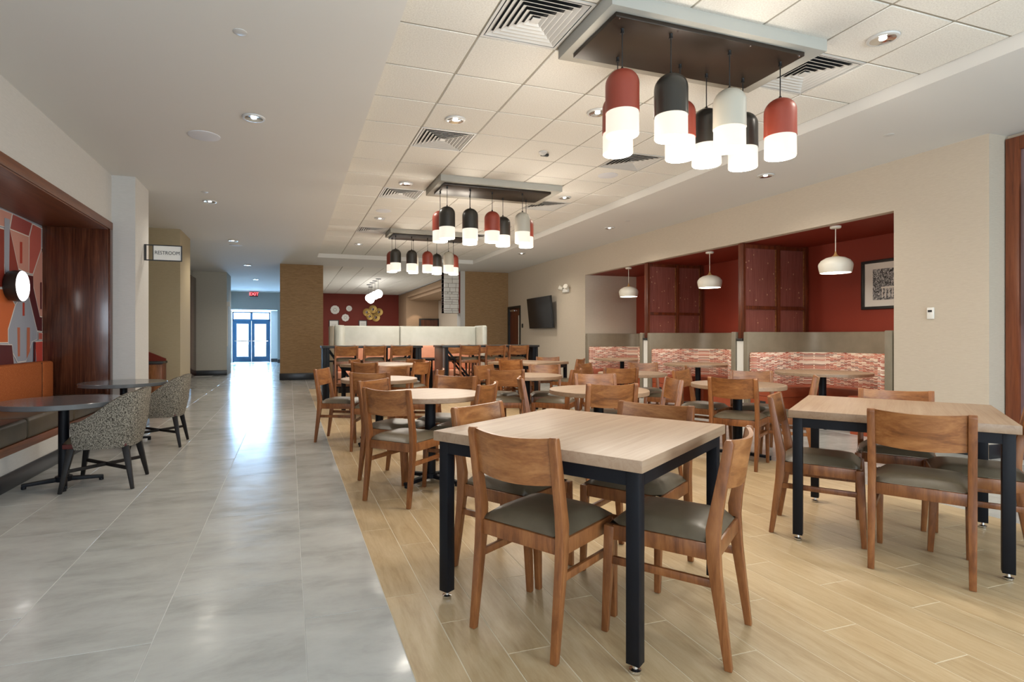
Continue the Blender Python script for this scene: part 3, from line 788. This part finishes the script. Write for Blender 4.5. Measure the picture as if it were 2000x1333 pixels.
# plates, frames and gold flower on the red wall
def wplate(x, z, r, label, n=10):
    t = thing('wall_plate', label, 'wall decoration', (x, 26.9, z), 0, 'white plates on the far red wall')
    prof = [(0, .02), (r * .6, .02), (r, .05), (r, .06), (r * .55, .035), (0, .035)]
    o = MB().lathe([(a, b_) for a, b_ in prof], n, cap=False).build('plate', M['white'], t, smooth=False); o.rotation_euler = (R(90), 0, 0)
    o = MB().lathe([(r * .3, .036), (r * .34, .045), (r * .38, .036)], 16, cap=False).build('rim_ring', M['cgrid'], t); o.rotation_euler = (R(90), 0, 0)
wplate(2.03, 2.47, .21, 'largest white plate on the far red wall', 10)
wplate(2.68, 2.54, .14, 'small white plate at right of the largest plate', 10)
wplate(2.51, 2.10, .18, 'lower white scalloped plate on the far red wall', 8)
fl = thing('metal_flower', 'brass cluster of flower discs on the far red wall', 'wall decoration', (3.8, 26.9, 2.33))
for x, z, r in [(0, .19, .2), (-.29, .04, .19), (.29, .06, .19), (-.15, -.16, .17), (.14, -.2, .2)]:
    o = MB().lathe([(0, .03), (r * .3, .03), (r, .07), (r, .08), (0, .05)], 14, cap=False).build('petal_disc', M['gold'], fl, smooth=True)
    o.rotation_euler = (R(90), 0, 0); o.location = (x, 0, z)
    o2 = MB().lathe([(0, .085), (r * .32, .08), (r * .32, .05)], 10, cap=False).build('centre', M['walnut'], o, smooth=True)
def frame2(x, z, w, hh, label):
    t = thing('framed_notice', label, 'picture', (x, 26.9, z), 0, 'framed notices on the far red wall')
    bx(-w / 2, w / 2, -.03, 0, -hh / 2, hh / 2).build('frame', M['blackp'], t, .004)
    bx(-w / 2 + .04, w / 2 - .04, -.033, -.031, -hh / 2 + .04, hh / 2 - .04).build('sheet', M['white'], t)
    pm_ = MB()
    for k in range(4): pm_.box(-w * .25, w * (.25 - .05 * (k % 2)), -.035, -.0335, hh * .15 - k * hh * .1, hh * .17 - k * hh * .1)
    pm_.build('print_lines', M['cgrid'], t, fix=False)
frame2(1.98, 1.68, .46, .62, 'larger black-framed white notice at left on far red wall')
frame2(3.33, 1.76, .40, .46, 'smaller black-framed white notice right of the plates')
# cluster of globe pendants in far room
for k, (x, y) in enumerate([(2.96, 19.55), (2.95, 20.3), (2.95, 21.03), (2.94, 21.8), (3.14, 22.8)]):
    t = thing('globe_pendant', 'lit white globe pendant in the row before the red wall', 'pendant light', (x, y, ZF), 0, 'globe pendants in the far room'); t['label'] = ['lit globe pendant at the top right, nearest in the far row', 'second nearest lit globe in the far-room row', 'middle lit globe of the far-room row', 'fourth lit globe of the far-room row', 'farthest lit globe, nearest the red wall'][k]
    MB().lathe([(0, -.02), (.09, -.02), (.1, 0)], 18).build('ceiling_canopy', M['blackp'], t, smooth=True)
    MB().tube((0, 0, -.02), (0, 0, -.39), .006, 6).build('cord', M['blackp'], t)
    gp = [(.15 * math.sin(R(180 * i / 12)), -.53 - .15 * math.cos(R(180 * i / 12))) for i in range(13)]
    MB().lathe(gp, 20, cap=False).build('globe', M['glow3'], t, smooth=True)
area('far_room_light', (3.0, 21, 3.1), (0, 0, 0), 3, 7, 170, (1, .95, .90))
area('far_room_light', (-1.2, 23, 3.1), (0, 0, 0), 1.2, 5, 6, (.8, .9, 1))

# ------------------------------------------------------------------ niche, mural, banquette
struct(bx(-2.78, -2.1, 3.4, 7.86, 2.52, 2.60).build('trim_2', M['walnut2'], None, .003))
struct(bx(-2.78, -2.1, 7.86, 7.979, .27, 2.60).build('trim_3', M['walnut'], None, .003))
struct(bx(-2.78, -2.1, 3.4, 3.5, .27, 2.60).build('trim_4', M['walnut'], None, .003))
struct(bx(-2.10, -2.085, 3.4, 8.0, 2.53, 2.625).build('trim_5', M['walnut2'], None, .002))
struct(bx(-2.10, -2.085, 7.87, 7.995, .27, 2.53).build('trim_6', M['walnut'], None, .002))
mu = thing('wall_mural', 'geometric red, pink, orange and grey mural in the wood niche', 'mural', (-2.78, 0, 0))
cols = dict(dr=srgb(120, 38, 28), pp=srgb(206, 150, 136), gb=srgb(158, 164, 178), mv=srgb(160, 78, 74), rd=srgb(178, 62, 44), pk=srgb(190, 98, 88), mr=srgb(84, 24, 30), og=srgb(206, 104, 52), lr=srgb(196, 74, 64), wh=srgb(226, 220, 214), br=srgb(140, 48, 34), sl=srgb(190, 112, 84))
ck = list(cols); cm_ = [flat('mural_' + k, cols[k], .55) for k in ck]
PL_ = [('dr', 'a', [(6.709, 2.49), (6.802, 2.418), (6.789, 2.363), (6.709, 2.354)]),
('pp', 'b', [(6.736, 2.502), (7.115, 2.51), (7.056, 2.34), (6.789, 2.33)]),
('br', 'd', [(6.709, 2.309), (6.941, 2.319), (6.949, 1.923), (6.969, 1.709), (6.789, 1.7), (6.709, 1.868)]),
('br', 'x', [(6.941, 2.33), (7.056, 2.34), (7.253, 1.93), (7.2, 1.6), (6.969, 1.7)]),
('mv', 'e', [(7.115, 2.51), (7.599, 2.5), (7.513, 2.336), (7.056, 2.34)]),
('pp', 'f', [(7.056, 2.34), (7.513, 2.336), (7.506, 1.915), (7.253, 1.937)]),
('gb', 'c', [(6.941, 2.433), (7.056, 2.436), (7.041, 1.879), (6.969, 1.871), (6.941, 1.962)]),
('rd', 'f2', [(7.284, 2.24), (7.341, 2.245), (7.341, 2.012), (7.284, 2.005)]),
('pk', 'h', [(7.599, 2.5), (7.833, 2.491), (7.833, 2.243), (7.599, 1.917), (7.506, 1.915), (7.513, 2.336)]),
('gb', 'i', [(7.833, 2.491), (7.86, 2.498), (7.86, 2.251), (7.833, 2.251)]),
('pp', 'j', [(7.833, 2.243), (7.86, 2.2), (7.86, 1.435), (7.796, 1.438), (7.616, 1.777), (7.599, 1.917)]),
('mr', 'k', [(7.253, 1.902), (7.609, 1.911), (7.616, 1.777), (7.796, 1.431), (7.86, 1.427), (7.86, 1.263), (7.723, 1.269), (7.429, 1.79)]),
('mr', 'j2', [(7.796, 1.846), (7.84, 1.851), (7.84, 1.533), (7.796, 1.531)]),
('og', 'l', [(6.784, 1.696), (6.983, 1.707), (7.175, 1.551), (7.012, 1.276), (7.012, 1.14), (6.757, 1.143)]),
('gb', 'n', [(7.253, 1.619), (7.463, 1.72), (7.723, 1.269), (7.723, 1.177), (7.582, 1.148), (7.429, 0.931), (7.222, 0.926), (7.012, 1.14), (7.012, 1.276), (7.175, 1.551)]),
('rd', 'n2', [(7.341, 1.581), (7.39, 1.584), (7.39, 1.439), (7.341, 1.438)]),
('sl', 'n3', [(7.215, 1.307), (7.278, 1.308), (7.278, 0.995), (7.228, 0.996)]),
('sl', 'n4', [(7.446, 1.31), (7.52, 1.311), (7.52, 1.046), (7.439, 0.96)]),
('mr', 'o', [(6.709, 1.137), (7.1, 1.128), (7.215, 0.6), (6.776, 0.6)]),
('lr', 'p', [(7.652, 1.155), (7.86, 1.161), (7.86, 0.6), (7.741, 0.6)]),
('pk', 'p2', [(7.741, 1.261), (7.86, 1.255), (7.86, 1.169), (7.741, 1.17)]),
('mr', 'q', [(7.616, 1.148), (7.669, 1.147), (7.659, 0.922), (7.609, 0.924)]),
('og', 'r', [(6.709, 1.843), (6.784, 1.696), (6.757, 1.143), (6.709, 1.143)])]
mb = MB(); mb.box(-.008, .0, 3.5, 7.86, .5, 2.52, ck.index('gb'))
lay = .0004
for off in (0, -1.16, -2.32):
    for i, (c, nm, pts) in enumerate(PL_):
        small = nm in ('f2', 'j2', 'n2', 'n3', 'n4', 'q', 'c', 'x')
        if off < -2 and min(p[0] for p in pts) + off < 3.5: continue
        P2 = [(max(y + off, 3.5) if off else y, z) for y, z in pts]
        cx_ = sum(p[0] for p in P2) / len(P2); cz = sum(p[1] for p in P2) / len(P2)
        d = .0016 + i * .0003 + (.0008 if small else 0)
        if not small:
            mb.add([(d, y, z) for y, z in P2], [list(range(len(P2)))], ck.index('wh')); d += .00015
        q = []
        for y, z in P2:
            L_ = math.hypot(y - cx_, z - cz) or 1; k = 0 if small else .011 / L_
            q.append((d, y + (cx_ - y) * k, z + (cz - z) * k))
        mb.add(q, [list(range(len(q)))], ck.index(c))
o = mb.build('mural_print', cm_, mu, fix=False)
# disc sconces on the mural
for yy in (7.03,):
    t = thing('disc_sconce', 'round lit disc wall light on the mural', 'wall light', (-2.775, yy, 1.74))
    q = MB().lathe([(0, 0), (.14, 0), (.15, .01), (.165, .06), (.165, .12), (.16, .122)], 36, cap=False).build('housing', M['capblack'], t, smooth=True); q.rotation_euler = (0, R(90), 0)
    q = MB().lathe([(.16, .118), (.155, .126), (0, .130)], 36, cap=False).build('diffuser', M['glowd'], t, smooth=True); q.rotation_euler = (0, R(90), 0)
bq = thing('banquette', 'long banquette with orange back and brown seat in niche', 'bench', (-2.44, 3.5, .27))
bx(-.34, .34, .0, 4.34, 0.0, .07).build('seat_plinth', M['walnut2'], bq, .003)
for a, b2 in ((.02, .80), (.80, 1.87), (1.87, 2.92), (2.92, 3.97), (3.97, 4.28)):
    bx(-.33, -.19, a + .008, b2 - .008, .2, .655).build('back_cushion', M['orange'], bq, .03, seg=3)
    if a > .1: bx(-.32, -.20, a - .008, a + .008, .2, .645).build('cushion_strap', M['blackp'], bq)
for a, b2 in ((.02, 1.1), (1.1, 2.15), (2.15, 3.2), (3.2, 4.30)):
    bx(-.20, .345, a + .004, b2 - .004, .07, .25).build('seat_cushion', M['brownv'], bq, .03, seg=3)

# ------------------------------------------------------------------ restroom sign
rs = thing('restroom_sign', 'black framed projecting sign reading RESTROOM', 'sign', (-1.835, 8.42, 2.335))
for a in ((0, .45, .095, .108), (0, .45, -.108, -.095), (0, .022, -.095, .095), (.437, .45, -.095, .095), (.098, .108, -.095, .095)):
    bx(a[0], a[1], -.012, .012, a[2], a[3]).build('frame', M['blackp'], rs)
bx(.108, .437, -.006, .006, -.095, .095).build('sign_panel', M['white'], rs)
text('RESTROOM', .068, M['blackp'], rs, (.272, -.0075, 0), (R(90), 0, 0), sx=.86)
# cabinet in the passage
cb = thing('serving_cabinet', 'low wood cabinet with dark top beyond the restroom sign', 'cabinet', (-2.55, 11.22, 0))
bx(-.55, .38, -.0, .37, 0, .72).build('body', M['mahog'], cb, .004)
for k in range(3): bx(-.53 + k * .305, -.235 + k * .305, -.02, -.001, .05, .70).build('cabinet_door', M['chair'], cb, .003)
bx(-.57, .40, -.03, .37, .72, .76).build('counter_top', M['blackp'], cb, .004)
MB().prism([(-.57, .76), (.38, .76), (.38, .80), (-.1, 1.02), (-.57, 1.24)], .30, .37, 'y').build('sloped_upstand', M['darkred'], cb)

# ------------------------------------------------------------------ dining chairs
def cushion(w, d, hh, z, y0, name, mat, parent):
    mb = MB()
    def f(u, v):
        x = (u - .5) * 2; y = (v - .5) * 2
        e = max(0, 1 - abs(x) ** 5) ** .5 * max(0, 1 - abs(y) ** 5) ** .5
        return (x * w / 2, y * d / 2 + y0, z + hh * e)
    mb.grid(f, 10, 10)
    mb.add([(-w / 2, y0 - d / 2, z), (w / 2, y0 - d / 2, z), (w / 2, y0 + d / 2, z), (-w / 2, y0 + d / 2, z)], [(3, 2, 1, 0)])
    return mb.build(name, mat, parent, smooth=True)
def make_seat(proto, zs=0.0, ztop=.835, footrest=False):
    """zs raises the seat for the bar stool"""
    sp = .14 if zs else 0
    prof = [(-.262, 0), (-.236, 0), (-.176, .38 + zs), (-.172, .50 + zs), (-.236, ztop - .012), (-.242, ztop), (-.262, ztop), (-.268, ztop - .015), (-.226, .54 + zs), (-.220, .46 + zs), (-.226, .34 + zs)]
    for s in (-1, 1):
        mb = MB(); n = len(prof)
        vs = []
        for t, wd in ((-.5, 1), (.5, 1)):
            for y, z in prof:
                wz = .034 if z > .3 else .028
                vs.append((s * .198 + t * wz, y, z))
        mb.add(vs, [list(range(n)), list(range(2 * n - 1, n - 1, -1))] + [((i + 1) % n, i, n + i, n + (i + 1) % n) for i in range(n)])
        mb.build('leg', M['chair'], proto, .003)
        MB().bar((s * .196, .222, 0), (s * .196, .20, .44 + zs), .026, .026, 0, .038, .042).build('leg', M['chair'], proto, .003)
        zst = .30 if not zs else .44
        MB().bar((s * .197, -.215, zst), (s * .197, .205, zst), .018, .03).build('side_stretcher', M['chair'], proto, .002)
    mb = MB()
    z0, z1 = .385 + zs, .445 + zs
    mb.box(-.18, .18, -.212, -.19, z0, z1); mb.box(-.176, .176, .19, .212, z0, z1)
    for s in (-1, 1): mb.box(s * .197 - .011, s * .197 + .011, -.18, .185, z0, z1)
    mb.build('seat_frame', M['chair'], proto, .002)
    cushion(.40, .405, .045, .448 + zs, .0, 'seat_cushion', M['vinyl'], proto)
    # curved backrest
    mb = MB(); nb = 10; zb0, zb1 = ztop - .185, ztop - .003
    def yb(x, z):
        lean = -.195 - (z - (.50 + zs)) / (ztop - .50 - zs) * .055
        return lean - .038 * (1 - (x / .181) ** 2)
    fr_, bk = [], []
    for j in range(4):
        for i in range(nb + 1):
            x = -.181 + .362 * i / nb
            zz = zb0 - .012 * (1 - (x / .181) ** 2) * (1 if j == 0 else 0) + (zb1 - zb0) * j / 3 - (.010 * (1 - (x / .181) ** 2) if j == 3 else 0)
            fr_.append((x, yb(x, zz) + .008, zz)); bk.append((x, yb(x, zz) - .008, zz))
    n1 = len(fr_); fs = []
    for j in range(3):
        for i in range(nb):
            a = j * (nb + 1) + i
            fs += [(a, a + 1, a + nb + 2, a + nb + 1), (n1 + a + 1, n1 + a, n1 + a + nb + 1, n1 + a + nb + 2)]
    for i in range(nb):
        fs.append((i + 1, i, n1 + i, n1 + i + 1)); a = 3 * (nb + 1) + i; fs.append((a, a + 1, n1 + a + 1, n1 + a))
    mb.add(fr_ + bk, fs); mb.build('backrest', M['chairback'], proto, smooth=True)
    if footrest:
        MB().bar((-.19, .215, .26), (.19, .215, .26), .022, .03).build('footrest', M['chair'], proto, .002)
        MB().bar((-.19, -.225, .34), (.19, -.225, .34), .02, .026).build('rear_stretcher', M['chair'], proto, .002)
    return proto
GC = 'wooden dining chairs at the tables'
first = None
def chair(x, y, face, label, back=True):
    """x, y is the middle of the top rail when back=True; face in degrees"""
    global first
    fx, fy = math.cos(R(face)), math.sin(R(face))
    if back: x, y = x + .26 * fx, y + .26 * fy
    if first is None:
        first = thing('dining_chair', label, 'chair', group=GC); make_seat(first); c = first
    else:
        c = copytree(first)
    c.location = (x, y, 0.001); c.rotation_euler = (0, 0, R(face - 90)); c['label'] = label
    return c
def deg(dx, dy): return math.degrees(math.atan2(dy, dx))
# front square table
chair(1.040, 2.140, deg(.862, .507), 'foremost wooden chair, its back to the viewer at the front table', False)
chair(1.520, 1.925, deg(-.587, .81), 'wooden chair at right of front table, seen from the side', False)
chair(0.988, 2.919, deg(.535, -.845), 'wooden chair tucked in at the far left of front table')
chair(1.950, 2.630, deg(-.845, -.535), 'wooden chair tucked in at the far right of front table')
# right square table
chair(3.190, 2.040, deg(.857, .515), 'wooden chair with its back to the viewer at right table', False)
chair(3.130, 2.580, deg(.59, -.805), 'wooden chair at the left end of right square table', False)
chair(4.063, 2.771, deg(-.823, -.568), 'wooden chair on the far side of right square table')
chair(3.708, 2.080, deg(-.6, .8), 'wooden chair cut by the right edge at right table', False)
for x, y, f_, lab in [
    (0.650, 3.970, 42, 'wooden chair nearest the walkway, back to viewer, at nearest round table'),
    (.690, 4.870, 315, 'wooden chair behind the walkway-side chair, its pale back facing viewer'),
    (1.520, 5.110, 228, 'wooden chair on far side of the nearest round table'),
    (1.520, 4.190, 140, 'wooden chair at right of the nearest left round table'),
    (0.793, 5.842, 68, 'wooden chair before the second round table, back to viewer'),
    (0.352, 6.769, 335, 'leftmost wooden chair, standing beside the grey walkway'),
    (1.269, 7.096, 243, 'wooden chair on far side of the second left round table'),
    (1.663, 6.210, 155, 'wooden chair edge-on at right of second left round table'),
    (1.029, 8.168, 55, 'wooden chair, back to viewer, at the far left square table'),
    (1.010, 9.330, 332, 'wooden chair at far left corner of far left square table'),
    (2.030, 9.210, 212, 'wooden chair at far right corner of far left square table'),
    (1.898, 8.141, 131, 'wooden chair at near right corner of far left square table'),
    (2.340, 5.880, 70, 'wooden chair, back to viewer, at the centre-back round table'),
    (2.440, 6.950, 305, 'wooden chair at left of the centre-back round table'),
    (3.260, 6.790, 250, 'wooden chair on far side of the centre-back round table'),
    (3.160, 5.710, 136, 'wooden chair at right of the centre-back round table'),
    (3.420, 8.410, 40, 'wooden chair, back to viewer, at the far right square table'),
    (3.610, 9.290, 309, 'wooden chair at far left of the far right square table'),
    (4.535, 9.310, 250, 'wooden chair on far side of far right square table'),
    (4.680, 8.319, 134, 'wooden chair seen edge-on at right of far right square table'),
    (2.008, 4.686, 340, 'wooden chair seen from the side left of the middle round table'),
    (2.436, 3.827, 80, 'wooden chair, back to viewer, directly behind the front table'),
    (2.960, 4.981, 255, 'pale-lit wooden chair on far side of the middle round table'),
    (3.274, 4.139, 160, 'wooden chair seen from the side right of middle round table'),
    (3.790, 5.770, 75, 'wooden chair, back to viewer, at round table by far booths'),
    (4.820, 6.800, 250, 'wooden chair nearest the white post between the far booths'),
    (3.910, 6.870, 306, 'wooden chair at left of the round table by far booths'),
    (4.750, 5.800, 137, 'wooden chair at right of the round table by far booths'),
    (3.830, 4.050, 32, 'wooden chair, back to viewer, at round table before nearest booth'),
    (4.831, 4.831, 233, 'wooden chair on booth side of the round table before nearest booth'),
    (4.160, 5.161, 298, 'wooden chair at left of the round table before nearest booth'),
    (4.730, 3.950, 130, 'wooden chair seen edge-on right of round table before nearest booth')]:
    chair(x, y, f_, lab)

# ------------------------------------------------------------------ tables
def square_table(x, y, ang, label, w=1.035, d=1.0):
    t = thing('square_table', label, 'table', (x, y, 0), R(ang), 'square wood-topped tables')
    bx(-w / 2, w / 2, -d / 2, d / 2, .730, .775).build('tabletop', M['tabletop'], t, .003)
    li = .02; LW = .05
    for sx in (-1, 1):
        for sy in (-1, 1):
            cx_, cy_ = sx * (w / 2 - li - LW / 2), sy * (d / 2 - li - LW / 2)
            o = bx(cx_ - LW / 2, cx_ + LW / 2, cy_ - LW / 2, cy_ + LW / 2, .035, .729).build('leg', M['black'], t, .002)
            MB().lathe([(.012, .0), (.02, .002), (.022, .012), (.01, .016), (.008, .036)], 16, (cx_, cy_, .001)).build('levelling_foot', M['chrome'], o, smooth=True)
    a, b_ = w / 2 - li - LW, d / 2 - li - LW
    for s in (-1, 1):
        bx(-a, a, s * (d / 2 - li - .012) - .012, s * (d / 2 - li - .012) + .012, .675, .729).build('apron', M['black'], t)
        bx(s * (w / 2 - li - .012) - .012, s * (w / 2 - li - .012) + .012, -b_, b_, .675, .729).build('apron', M['black'], t)
    return t
square_table(1.334, 2.344, 32.4, 'large square wood table in the foreground')
square_table(3.516, 2.409, 34.7, 'square wood table at the right of the room')
square_table(1.45, 8.80, 33, 'far left square table in front of the left bar table')
square_table(3.92, 8.80, 33, 'far right square table in front of the right bar table')
def round_table(x, y, r, z, label, topm, name='round_table', group='round wood-topped tables', rot=35, colr=.045, basel=.30):
    t = thing(name, label, 'table', (x, y, 0), R(rot), group)
    MB().lathe([(0, z - .04), (r - .004, z - .04), (r, z - .036), (r, z - .004), (r - .004, z), (0, z)], 56, cap=False).build('tabletop', topm, t, smooth=True)
    MB().lathe([(.13, z - .052), (.13, z - .041)], 20).tube((0, 0, .05), (0, 0, z - .05), colr, 20).build('pedestal', M['black'], t, smooth=True)
    mb = MB()
    mb.lathe([(.06, .03), (.06, .07)], 16)
    o = mb.build('base', M['black'], t, smooth=True)
    for k in range(4):
        a = R(90 * k); c, s = math.cos(a), math.sin(a)
        q = MB().bar((c * .05, s * .05, .045), (c * basel, s * basel, .030), .05, .032, 0, .045, .022)
        q.tube((c * (basel - .015), s * (basel - .015), .0), (c * (basel - .015), s * (basel - .015), .022), .018, 12)
        q.build('base_arm', M['black'], o, .003)
    return t
round_table(1.12, 4.53, .44, .735, 'round wood table nearest the walkway', M['tabletop'])
round_table(.97, 6.33, .43, .735, 'second round wood table along the walkway', M['tabletop'])
round_table(2.64, 4.38, .44, .735, 'middle round wood table behind the foreground table', M['tabletop'])
round_table(4.27, 6.25, .44, .735, 'round wood table before the post between the far booths', M['tabletop'])
round_table(2.78, 6.30, .44, .735, 'round wood table in the middle of the room at back', M['tabletop'])
round_table(4.28, 4.45, .44, .735, 'round wood table in front of the nearest booth', M['tabletop'])
round_table(6.80, 5.58, .57, .735, 'large round table inside the nearest booth', M['tabletop'], 'booth_table', 'round tables inside the booths', 45)
round_table(6.80, 7.98, .57, .735, 'large round table inside the middle booth', M['tabletop'], 'booth_table', 'round tables inside the booths', 45)
round_table(6.80, 10.32, .57, .735, 'large round table inside the farthest booth', M['tabletop'], 'booth_table', 'round tables inside the booths', 45)
GL = 'round grey-topped tables along the banquette'
round_table(-1.75, 5.37, .44, .69, 'grey-topped round table nearest the camera by the banquette', M['stone'], 'cafe_table', GL, 18, .038, .27)
round_table(-1.80, 7.30, .44, .69, 'grey-topped round table by the light grey pier', M['stone'], 'cafe_table', GL, 18, .038, .27)
round_table(2.95, 11.9, .35, .735, 'small table between the two bar tables before the salmon bench', M['black'], 'cafe_table', 'small tables behind the bar tables')

# ------------------------------------------------------------------ upholstered armchairs
def armchair():
    t = thing('armchair', 'grey tweed tub armchair nearest the camera beside grey table', 'armchair', (-1.43, 5.28, 0), R(90), 'grey tweed tub armchairs')
    n = 26; mb = MB()
    def path(k, off):
        a = R(-28 + 236 * k / n)         # around the back, front is +y
        ex = .62
        x = -math.copysign(abs(math.cos(a)) ** ex, math.cos(a)) * (.275 - off)
        y = -math.copysign(abs(math.sin(a)) ** ex, math.sin(a)) * (.27 - off) - 0.0
        return x, y
    def top(y):
        s_ = min(1, max(0, (.26 - (y + .27)) / .52 + .5)) if False else min(1, max(0, (.16 - y) / .42))
        s_ = s_ * s_ * (3 - 2 * s_)
        return .545 + .235 * s_
    rows = []
    for k in range(n + 1):
        xo, yo = path(k, 0); xi, yi = path(k, .055); zt = top(yo)
        lean = lambda z: -(z - .33) / .45 * .045 * (1 if yo < 0 else 0) * min(1, -yo / .25)
        tp = .9 + .1 * 1
        rows.append([(xo * .90, yo * .90, .33), (xo * .97, yo * .97, .40), (xo, yo + lean(zt * .6), .5), (xo, yo + lean(zt - .03), zt - .02), ((xo * .96 + xi * .04), yo * .98 + lean(zt), zt - .004),
                     ((xo + xi) / 2, (yo + yi) / 2 + lean(zt), zt), (xi, yi + lean(zt), zt - .012), (xi, yi + lean(.5), .5), (xi * .95, yi * .95, .36), (xi * .9, yi * .9, .33)])
    m_ = len(rows[0]); vs = [p for r_ in rows for p in r_]; fs = []
    for k in range(n):
        for i in range(m_):
            j = (i + 1) % m_; fs.append((k * m_ + i, (k + 1) * m_ + i, (k + 1) * m_ + j, k * m_ + j))
    fs += [list(range(m_))[::-1], [n * m_ + i for i in range(m_)]]
    mb.add(vs, fs); mb.build('shell', M['tweed'], t, smooth=True)
    bx(-.215, .215, -.2, .235, .335, .375).build('seat_base', M['maroon'], t, .01)
    cushion(.43, .44, .07, .375, .02, 'seat_cushion', M['vinyl'], t)
    for sx in (-1, 1):
        for sy, yy in ((-1, -.235), (1, .225)):
            MB().bar((sx * .245, yy * 1.06, .001), (sx * .19, yy * .80, .335), .026, .026, 0, .042, .05).build('leg', M['blackwood'], t, .004)
    for s in (-1, 1):
        MB().bar((s * .225, -.215, .165), (-s * .225, .205, .165), .02, .026).build('cross_stretcher', M['blackwood'], t, .002)
    return t
a1 = armchair()
a2 = copytree(a1); a2.location = (-1.38, 7.0, 0); a2.rotation_euler = (0, 0, R(90)); a2['label'] = 'grey tweed tub armchair farther along, beside the second grey table'

# ------------------------------------------------------------------ bar tables and stools
def bar_table(x0, x1, label):
    w = x1 - x0
    t = thing('bar_table', label, 'table', ((x0 + x1) / 2, 10.95, 0), 0, 'high dark bar tables')
    bx(-w / 2, w / 2, -.36, .36, .99, 1.03).build('tabletop', M['blackp'], t, .003)
    for s in (-1, 1):
        xa, xb = sorted((s * (w / 2 - .02), s * (w / 2 - .07)))
        bx(xa, xb, -.33, .33, 0, .989).build('end_panel', M['darkbrown'] if (s < 0 and x0 > 2) else M['black'], t, .003)
        xa, xb = sorted((s * (w / 2 - .075), s * (w / 2 - .135)))
        for yy in (-.32, .26): bx(xa, xb, yy, yy + .06, 0, .989).build('leg', M['black'], t)
    for xx in (-.3, .3): bx(xx - .02, xx + .02, -.03, .03, 0, .989).build('centre_post', M['black'], t)
    for s in (-1, 1):
        for sy in (-.16, .16):
            MB().bar((s * (w / 2 - .14), sy, .95), (s * .32, sy, .25), .025, .035).build('brace', M['black'], t)
    bx(-w / 2 + .14, w / 2 - .14, -.02, .02, .72, .75).build('stretcher_rail', M['black'], t)
    bx(-w / 2 + .14, w / 2 - .14, -.02, .02, .22, .26).build('foot_rail', M['black'], t)
bar_table(.57, 2.47, 'left-hand dark bar table in front of the cream bench')
bar_table(2.86, 4.97, 'right-hand dark bar table beside the right wall')
st0 = thing('bar_stool', 'x', 'stool', group='wooden bar stools')
make_seat(st0, .30, 1.035, True)
stn = [(1.00, 10.72, 'leftmost bar stool at the left bar table'), (1.52, 10.72, 'middle bar stool at the left bar table'), (2.03, 10.72, 'rightmost bar stool at the left bar table'),
       (3.41, 10.72, 'leftmost bar stool at the right bar table'), (3.95, 10.72, 'middle bar stool at the right bar table'), (4.46, 10.72, 'rightmost bar stool at the right bar table, by the wall')]
for k, (x, y, lab) in enumerate(stn):
    c = st0 if k == 0 else copytree(st0); c.location = (x, y, 0); c['label'] = lab + ', near side'
for k, (x, lab) in enumerate([(.95, 'left'), (1.55, 'middle'), (2.1, 'right')]):
    c = copytree(st0); c.location = (x + .12, 11.30, 0); c.rotation_euler = (0, 0, R(180)); c['label'] = f'{lab} bar stool on the far side of left bar table'
for k, (x, lab) in enumerate([(3.2, 'left'), (3.8, 'middle'), (4.3, 'right')]):
    c = copytree(st0); c.location = (x + .12, 11.30, 0); c.rotation_euler = (0, 0, R(180)); c['label'] = f'{lab} bar stool on the far side of right bar table'

# cream high-back bench behind the bar tables
cbn = thing('banquette', 'cream high-backed bench with salmon lower back behind bar tables', 'bench', (.95, 12.5, 0))
bx(.16, 1.45, .12, .30, .5, 1.45).build('back_panel', M['cream'], cbn, .03, seg=3)
bx(1.46, 3.30, .12, .30, .5, 1.45).build('back_panel', M['cream'], cbn, .03, seg=3)
MB().lathe([(0, .05), (.11, .05), (.12, .1), (.12, 1.43), (.10, 1.46), (0, 1.465)], 24, (.10, .14, 0), cap=False).build('end_roll', M['cream'], cbn, smooth=True)
bx(-.12, -.02, -.0, .32, .05, 1.44).build('end_panel', M['olive'], cbn, .02)
bx(3.30, 3.42, -.35, .30, .05, 1.47).build('end_panel', M['cream'], cbn, .04, seg=3)
bx(-.0, 3.30, .0, .12, .45, 1.0).build('lower_back', M['salmon'], cbn, .03, seg=3)
bx(.0, 3.30, -.42, .30, .12, .45).build('seat', M['salmon'], cbn, .03, seg=3)
bx(.05, 3.28, -.36, .28, 0, .119).build('plinth', M['blackp'], cbn)

# ------------------------------------------------------------------ wall behind the camera with windows
wb = MB()
wb.box(-9, -1.9, -3.1, -3, 0, ZG + .1); wb.box(.7, 2.9, -3.1, -3, 0, ZG + .1); wb.box(6.3, 9, -3.1, -3, 0, ZG + .1)
for a, b2 in ((-1.9, .7), (2.9, 6.3)):
    wb.box(a, b2, -3.1, -3, 0, .6); wb.box(a, b2, -3.1, -3, 2.8, ZG + .1)
struct(wb.build('wall_back', M['greywall'], fix=False))
for k, (a, b2) in enumerate(((-1.9, .7), (2.9, 6.3))):
    w_ = struct(bpy.data.objects.new(f'window_{k + 1}', None)); COL.objects.link(w_)
    f_ = MB(); f_.box(a, b2, -3.08, -3.02, .6, .66); f_.box(a, b2, -3.08, -3.02, 2.74, 2.8); f_.box(a, a + .06, -3.08, -3.02, .66, 2.74); f_.box(b2 - .06, b2, -3.08, -3.02, .66, 2.74)
    f_.box((a + b2) / 2 - .03, (a + b2) / 2 + .03, -3.08, -3.02, .66, 2.74)
    f_.build('window_frame', M['bluedoor'], w_, fix=False)
    bx(a + .06, b2 - .06, -3.055, -3.045, .66, 2.74).build('window_glass', M['glass'], w_)
# ground outdoors
struct(bx(-40, 40, 28.2, 33, -.15, -.05).build('ground', M['paving'])); struct(bx(-40, 40, 33, 90, -.15, -.04).build('ground', M['lawn']))
struct(bx(-40, 40, -40, -3.1, -.15, -.05).build('ground', M['paving']))
